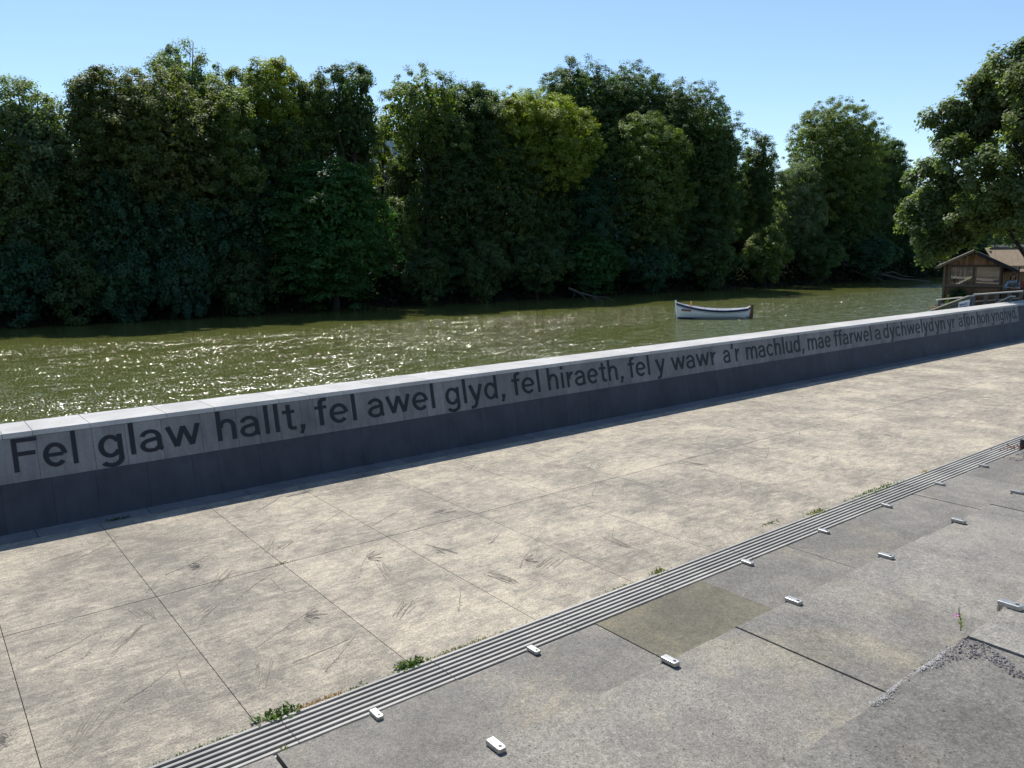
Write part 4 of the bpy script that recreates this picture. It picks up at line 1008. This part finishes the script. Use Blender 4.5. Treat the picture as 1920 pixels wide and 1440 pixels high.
def person_sit(loc, rz, label):
    r = empty('person', loc, label, 'person', rz=rz)
    J = [(0, 0, .50, .13, .10), (0, -.02, .75, .12, .09), (0, -.03, .95, .14, .09), (0, -.02, 1.05, .05), (0, -.01, 1.18, .075), (0, -.01, 1.26, .065),
         (.18, -.02, .96, .05), (.22, .08, .72, .042), (.10, .26, .70, .032), (.07, .33, .70, .02), (-.18, -.02, .96, .05), (-.22, .08, .72, .042), (-.10, .26, .70, .032), (-.07, .33, .70, .02),
         (.10, .40, .50, .075), (.10, .42, .06, .045), (-.10, .40, .50, .075), (-.10, .42, .06, .045)]
    E = [(0, 1), (1, 2), (2, 3), (3, 4), (4, 5), (2, 6), (6, 7), (7, 8), (8, 9), (2, 10), (10, 11), (11, 12), (12, 13), (0, 14), (14, 15), (0, 16), (16, 17)]
    for sx in (1, -1):
        w0 = 9 if sx > 0 else 13
        for q in range(5):
            k = len(J); J += [(sx*(.045+.012*q), .36, .70, .009), (sx*(.045+.012*q), .40-.005*abs(q-2), .692, .007)]; E += [(w0, k), (k, k+1)]
    skin_mesh('body', J, E, M_skin, r)
    skin_mesh('shirt', [(0, 0, .52, .145, .115), (0, -.02, .75, .14, .105), (0, -.03, .95, .155, .10), (.18, -.02, .95, .065), (.225, .08, .73, .055), (-.18, -.02, .95, .065), (-.225, .08, .73, .055)], [(0, 1), (1, 2), (2, 3), (3, 4), (2, 5), (5, 6)], M_trous, r)
    skin_mesh('hair', [(0, -.03, 1.27, .075), (0, -.05, 1.19, .075), (0, -.06, 1.08, .06)], [(0, 1), (1, 2)], M_hair, r)
    return r
for px, lb in ((1789, 'dark haired person seated behind the left shed window, nearer the left post'), (1805, 'dark haired person seated behind the left shed window, taller of the two')):
    h_ = .09 if px == 1805 else 0
    person_sit(loc_shed(U_(px), .9, .02+h_), -sa, lb)
    x_, y_ = U_(px), .9
    cr = empty('stool', loc_shed(x_, y_, .1), 'wooden stool inside the shed under the person seated ' + ('by the left post' if px == 1789 else 'nearer the window divide'), 'stool', rz=-sa)
    b = MB(); b.tube([(0, 0, .33+h_*.5), (0, 0, .37+h_*.5)], [.15, .15], 12); b.build('seat', M_wood, cr)
    for q in range(3): b = MB(); b.tube([(.05*math.cos(q*2.1), .05*math.sin(q*2.1), .33), (.13*math.cos(q*2.1), .13*math.sin(q*2.1), 0)], .015, 6); b.build('leg', M_wood, cr)
for px, lb in ((1837, 'round backed chair behind the right shed window, left one of the pair'), (1853, 'round backed chair behind the right shed window, right one of the pair')):
    cr = empty('chair', loc_shed(U_(px), .8, .1), lb, 'chair', 'round backed chairs inside the shed', rz=-sa)
    b = MB(); b.box(-.2, .2, 0, .4, .42, .46); b.build('seat', M_wood, cr, bevel=.01)
    pts = [(.19*math.cos(a_), 0, .95+.24*math.sin(a_)) for a_ in np.linspace(0, math.pi, 10)]
    b = MB(); n_ = len(pts); vv = [(p[0], -.02, p[2]) for p in pts]+[(p[0], .02, p[2]) for p in pts]+[(-.19, -.02, .5), (.19, -.02, .5), (-.19, .02, .5), (.19, .02, .5)]
    b.add(vv, [tuple(range(n_))+(2*n_, 2*n_+1), tuple(range(2*n_-1, n_-1, -1))+(2*n_+3, 2*n_+2)]+[(i, n_+i, n_+i+1, i+1) for i in range(n_-1)]); b.build('backrest', M_wood, cr)
    for sx in (-.17, .17):
        for y_ in (.03, .37): b = MB(); b.box(sx-.02, sx+.02, y_-.02, y_+.02, 0, .42); b.build('leg', M_wood, cr)

# walkway rail, ramps, sign
def rail(name, label, A_, B_, posts, h, parts):
    r = empty(name, A_, label, 'railing'); A_ = Vector(A_); B_ = Vector(B_)
    inv = Matrix.Translation(-A_)
    def bp(b, n_, m_): o_ = b.build(n_, m_, r); o_.matrix_parent_inverse = inv
    b = MB(); b.beam(A_, B_, .09, .05, tone=1.2); bp(b, 'handrail', M_woodp)
    for q in parts: b = MB(); b.beam(A_-Vector((0, 0, q)), B_-Vector((0, 0, q)), .05, .05); bp(b, 'lower_rail', M_woodg)
    for t in posts: p_ = A_.lerp(B_, t); b = MB(); b.beam(p_-Vector((0, 0, h)), p_-Vector((0, 0, .03)), .10, .10, up=Vector((0, 1, 0))); bp(b, 'post', M_woodg)
rail('walkway_railing', 'grey timber walkway railing with a pale handrail in front of the shed', AT(1826, 552.5, 35), AT(1990, 541, 40), (.0, .13, .25, .39, .52, .72, .95), 1.9, (.28, .56))
rail('deck_railing', 'low timber rail at the left foot of the shed, behind the sloping ramp', AT(1757, 562, 39), AT(1806, 557, 37), (.12, .9), 2.5, (.22,))
def ramp(name, label, top, low, ns):
    r = empty(name, top, label, 'ramp'); inv = Matrix.Translation(-top)
    def bp(b, n_, m_): o_ = b.build(n_, m_, r); o_.matrix_parent_inverse = inv
    b = MB(); b.beam(top, low, .22, .035, tone=1.3); bp(b, 'top_board', M_woodp)
    for i in range(ns):
        b = MB(); d_ = Vector((0, 0, .085+.115*i)); b.beam(top-d_, low-d_, .03, .075, tone=random.uniform(.8, 1.2)); bp(b, 'slat', M_woodg)
    for t in (.01, .35, .7): p_ = top.lerp(low, t)+Vector((.03, .05, 0)); b = MB(); b.beam(p_-Vector((0, 0, 1.6)), p_-Vector((0, 0, .02)), .07, .07, up=Vector((0, 1, 0))); bp(b, 'post', M_woodg)
    return r
t1, l1 = AT(1821, 554.5, 31.5), AT(1722, 592, 34)
ramp('slatted_ramp', 'bleached sloping board over grey slats, carrying the white sign', t1, l1, 9)
ramp('slatted_ramp', 'short bleached sloping board over slats right of the one with the sign', AT(1899, 555.5, 33.5), AT(1828, 590, 35), 6)
s0 = AT(1800, 566.5, 31.7); s1 = AT(1820.5, 561.5, 31.3); dn = Vector((0, 0, -1)); sx_ = (s1-s0); nrm = sx_.cross(Vector((0, 0, 1))).normalized()
wsg = sx_.length; H_s = .40
sg = empty('notice_sign', s0, 'white notice board with blue lettering fixed to the sloping ramp slats', 'sign'); inv = Matrix.Translation(-s0)
b = MB(); q0 = s0+nrm*.05; vv = [q0, q0+sx_, q0+sx_+dn*H_s, q0+dn*H_s]; vv += [v-nrm*.012 for v in vv]
b.add(vv, [(0, 3, 2, 1), (4, 5, 6, 7), (0, 1, 5, 4), (1, 2, 6, 5), (2, 3, 7, 6), (3, 0, 4, 7)]); o_ = b.build('board', M_sign, sg); o_.matrix_parent_inverse = inv
for li, tx in enumerate(("EMERGENCY", "NO STOPPING")):
    me = text_mesh(tx, .1, .001, .001); co = np.empty(len(me.vertices)*3, np.float32); me.vertices.foreach_get('co', co); co = co.reshape(-1, 3)
    co[:, 0] = (co[:, 0]-co[:, 0].min())/(co[:, 0].max()-co[:, 0].min())
    X = np.array(s0+nrm*.054)[None]+np.array(sx_)[None]*(.08+.84*co[:, :1])+np.array(Vector((0, 0, 1)))[None]*(-.145-.115*li+co[:, 1:2]*1.05)+np.array(nrm)[None]*co[:, 2:3]
    me.vertices.foreach_set('co', X.astype(np.float32).ravel()); me.materials.clear(); me.materials.append(M_blue)
    a_ = me.attributes.new('tone', 'FLOAT', 'FACE'); a_.data.foreach_set('value', [1.0]*len(me.polygons)); me.update()
    ob = bpy.data.objects.new('lettering', me); C.objects.link(ob); ob.parent = sg; ob.matrix_parent_inverse = inv

# ------------------------------------------------------------------ big tree beside the shed and shrubs
tb = AT(1919, 560, 35.0)
ta = tree('ash_tree', (tb.x, tb.y, -.4), 6.15, 3.4, 3.85, 3.95, c4(.140, .175, .075), 'large sunlit tree with a bare trunk leaning over the timber shed at the right edge', 'loose',
     size=.12, nclump=1150, per=84, clump_r=.42, nlobe=26, group='trees by the shed', trunk_r=.20, lean=(-.4, -.45), cut=([-5, -3.5, -3.0, -2.5, -1.9, 0, 4], [2.05, 2.2, 2.55, 2.8, 3.0, 3.1, 3.1]), inner=False, extra=((-3.0, 3.4, 1.15), (-3.3, 5.2, 1.2), (-2.4, 2.9, .9), (-2.7, 7.4, 1.1), (-3.9, 4.2, .7), (-3.1, 2.45, .55), (-1.3, 8.5, 1.15), (-.1, 9.5, .95)))
bs = tree('shrub', (loc_shed(-.55, -.55, .1)), .62, .55, .4, .42, c4(.06, .10, .035), 'green shrub growing against the lower boards of the shed', 'loose', size=.09, nclump=90, per=30, clump_r=.2, nlobe=6, group='shrubs by the shed', trunk_r=.03, cat='shrub')
db = AT(1752, 580, 34)
tree('shrub', (db.x, db.y, -.6), .22, .7, .5, .40, c4(.24, .13, .09), 'dry reddish shrub behind the wall at the foot of the ramp', 'plume', size=.05, nclump=60, per=30, clump_r=.16, nlobe=5, group='shrubs by the shed', trunk_r=.02, cat='shrub')
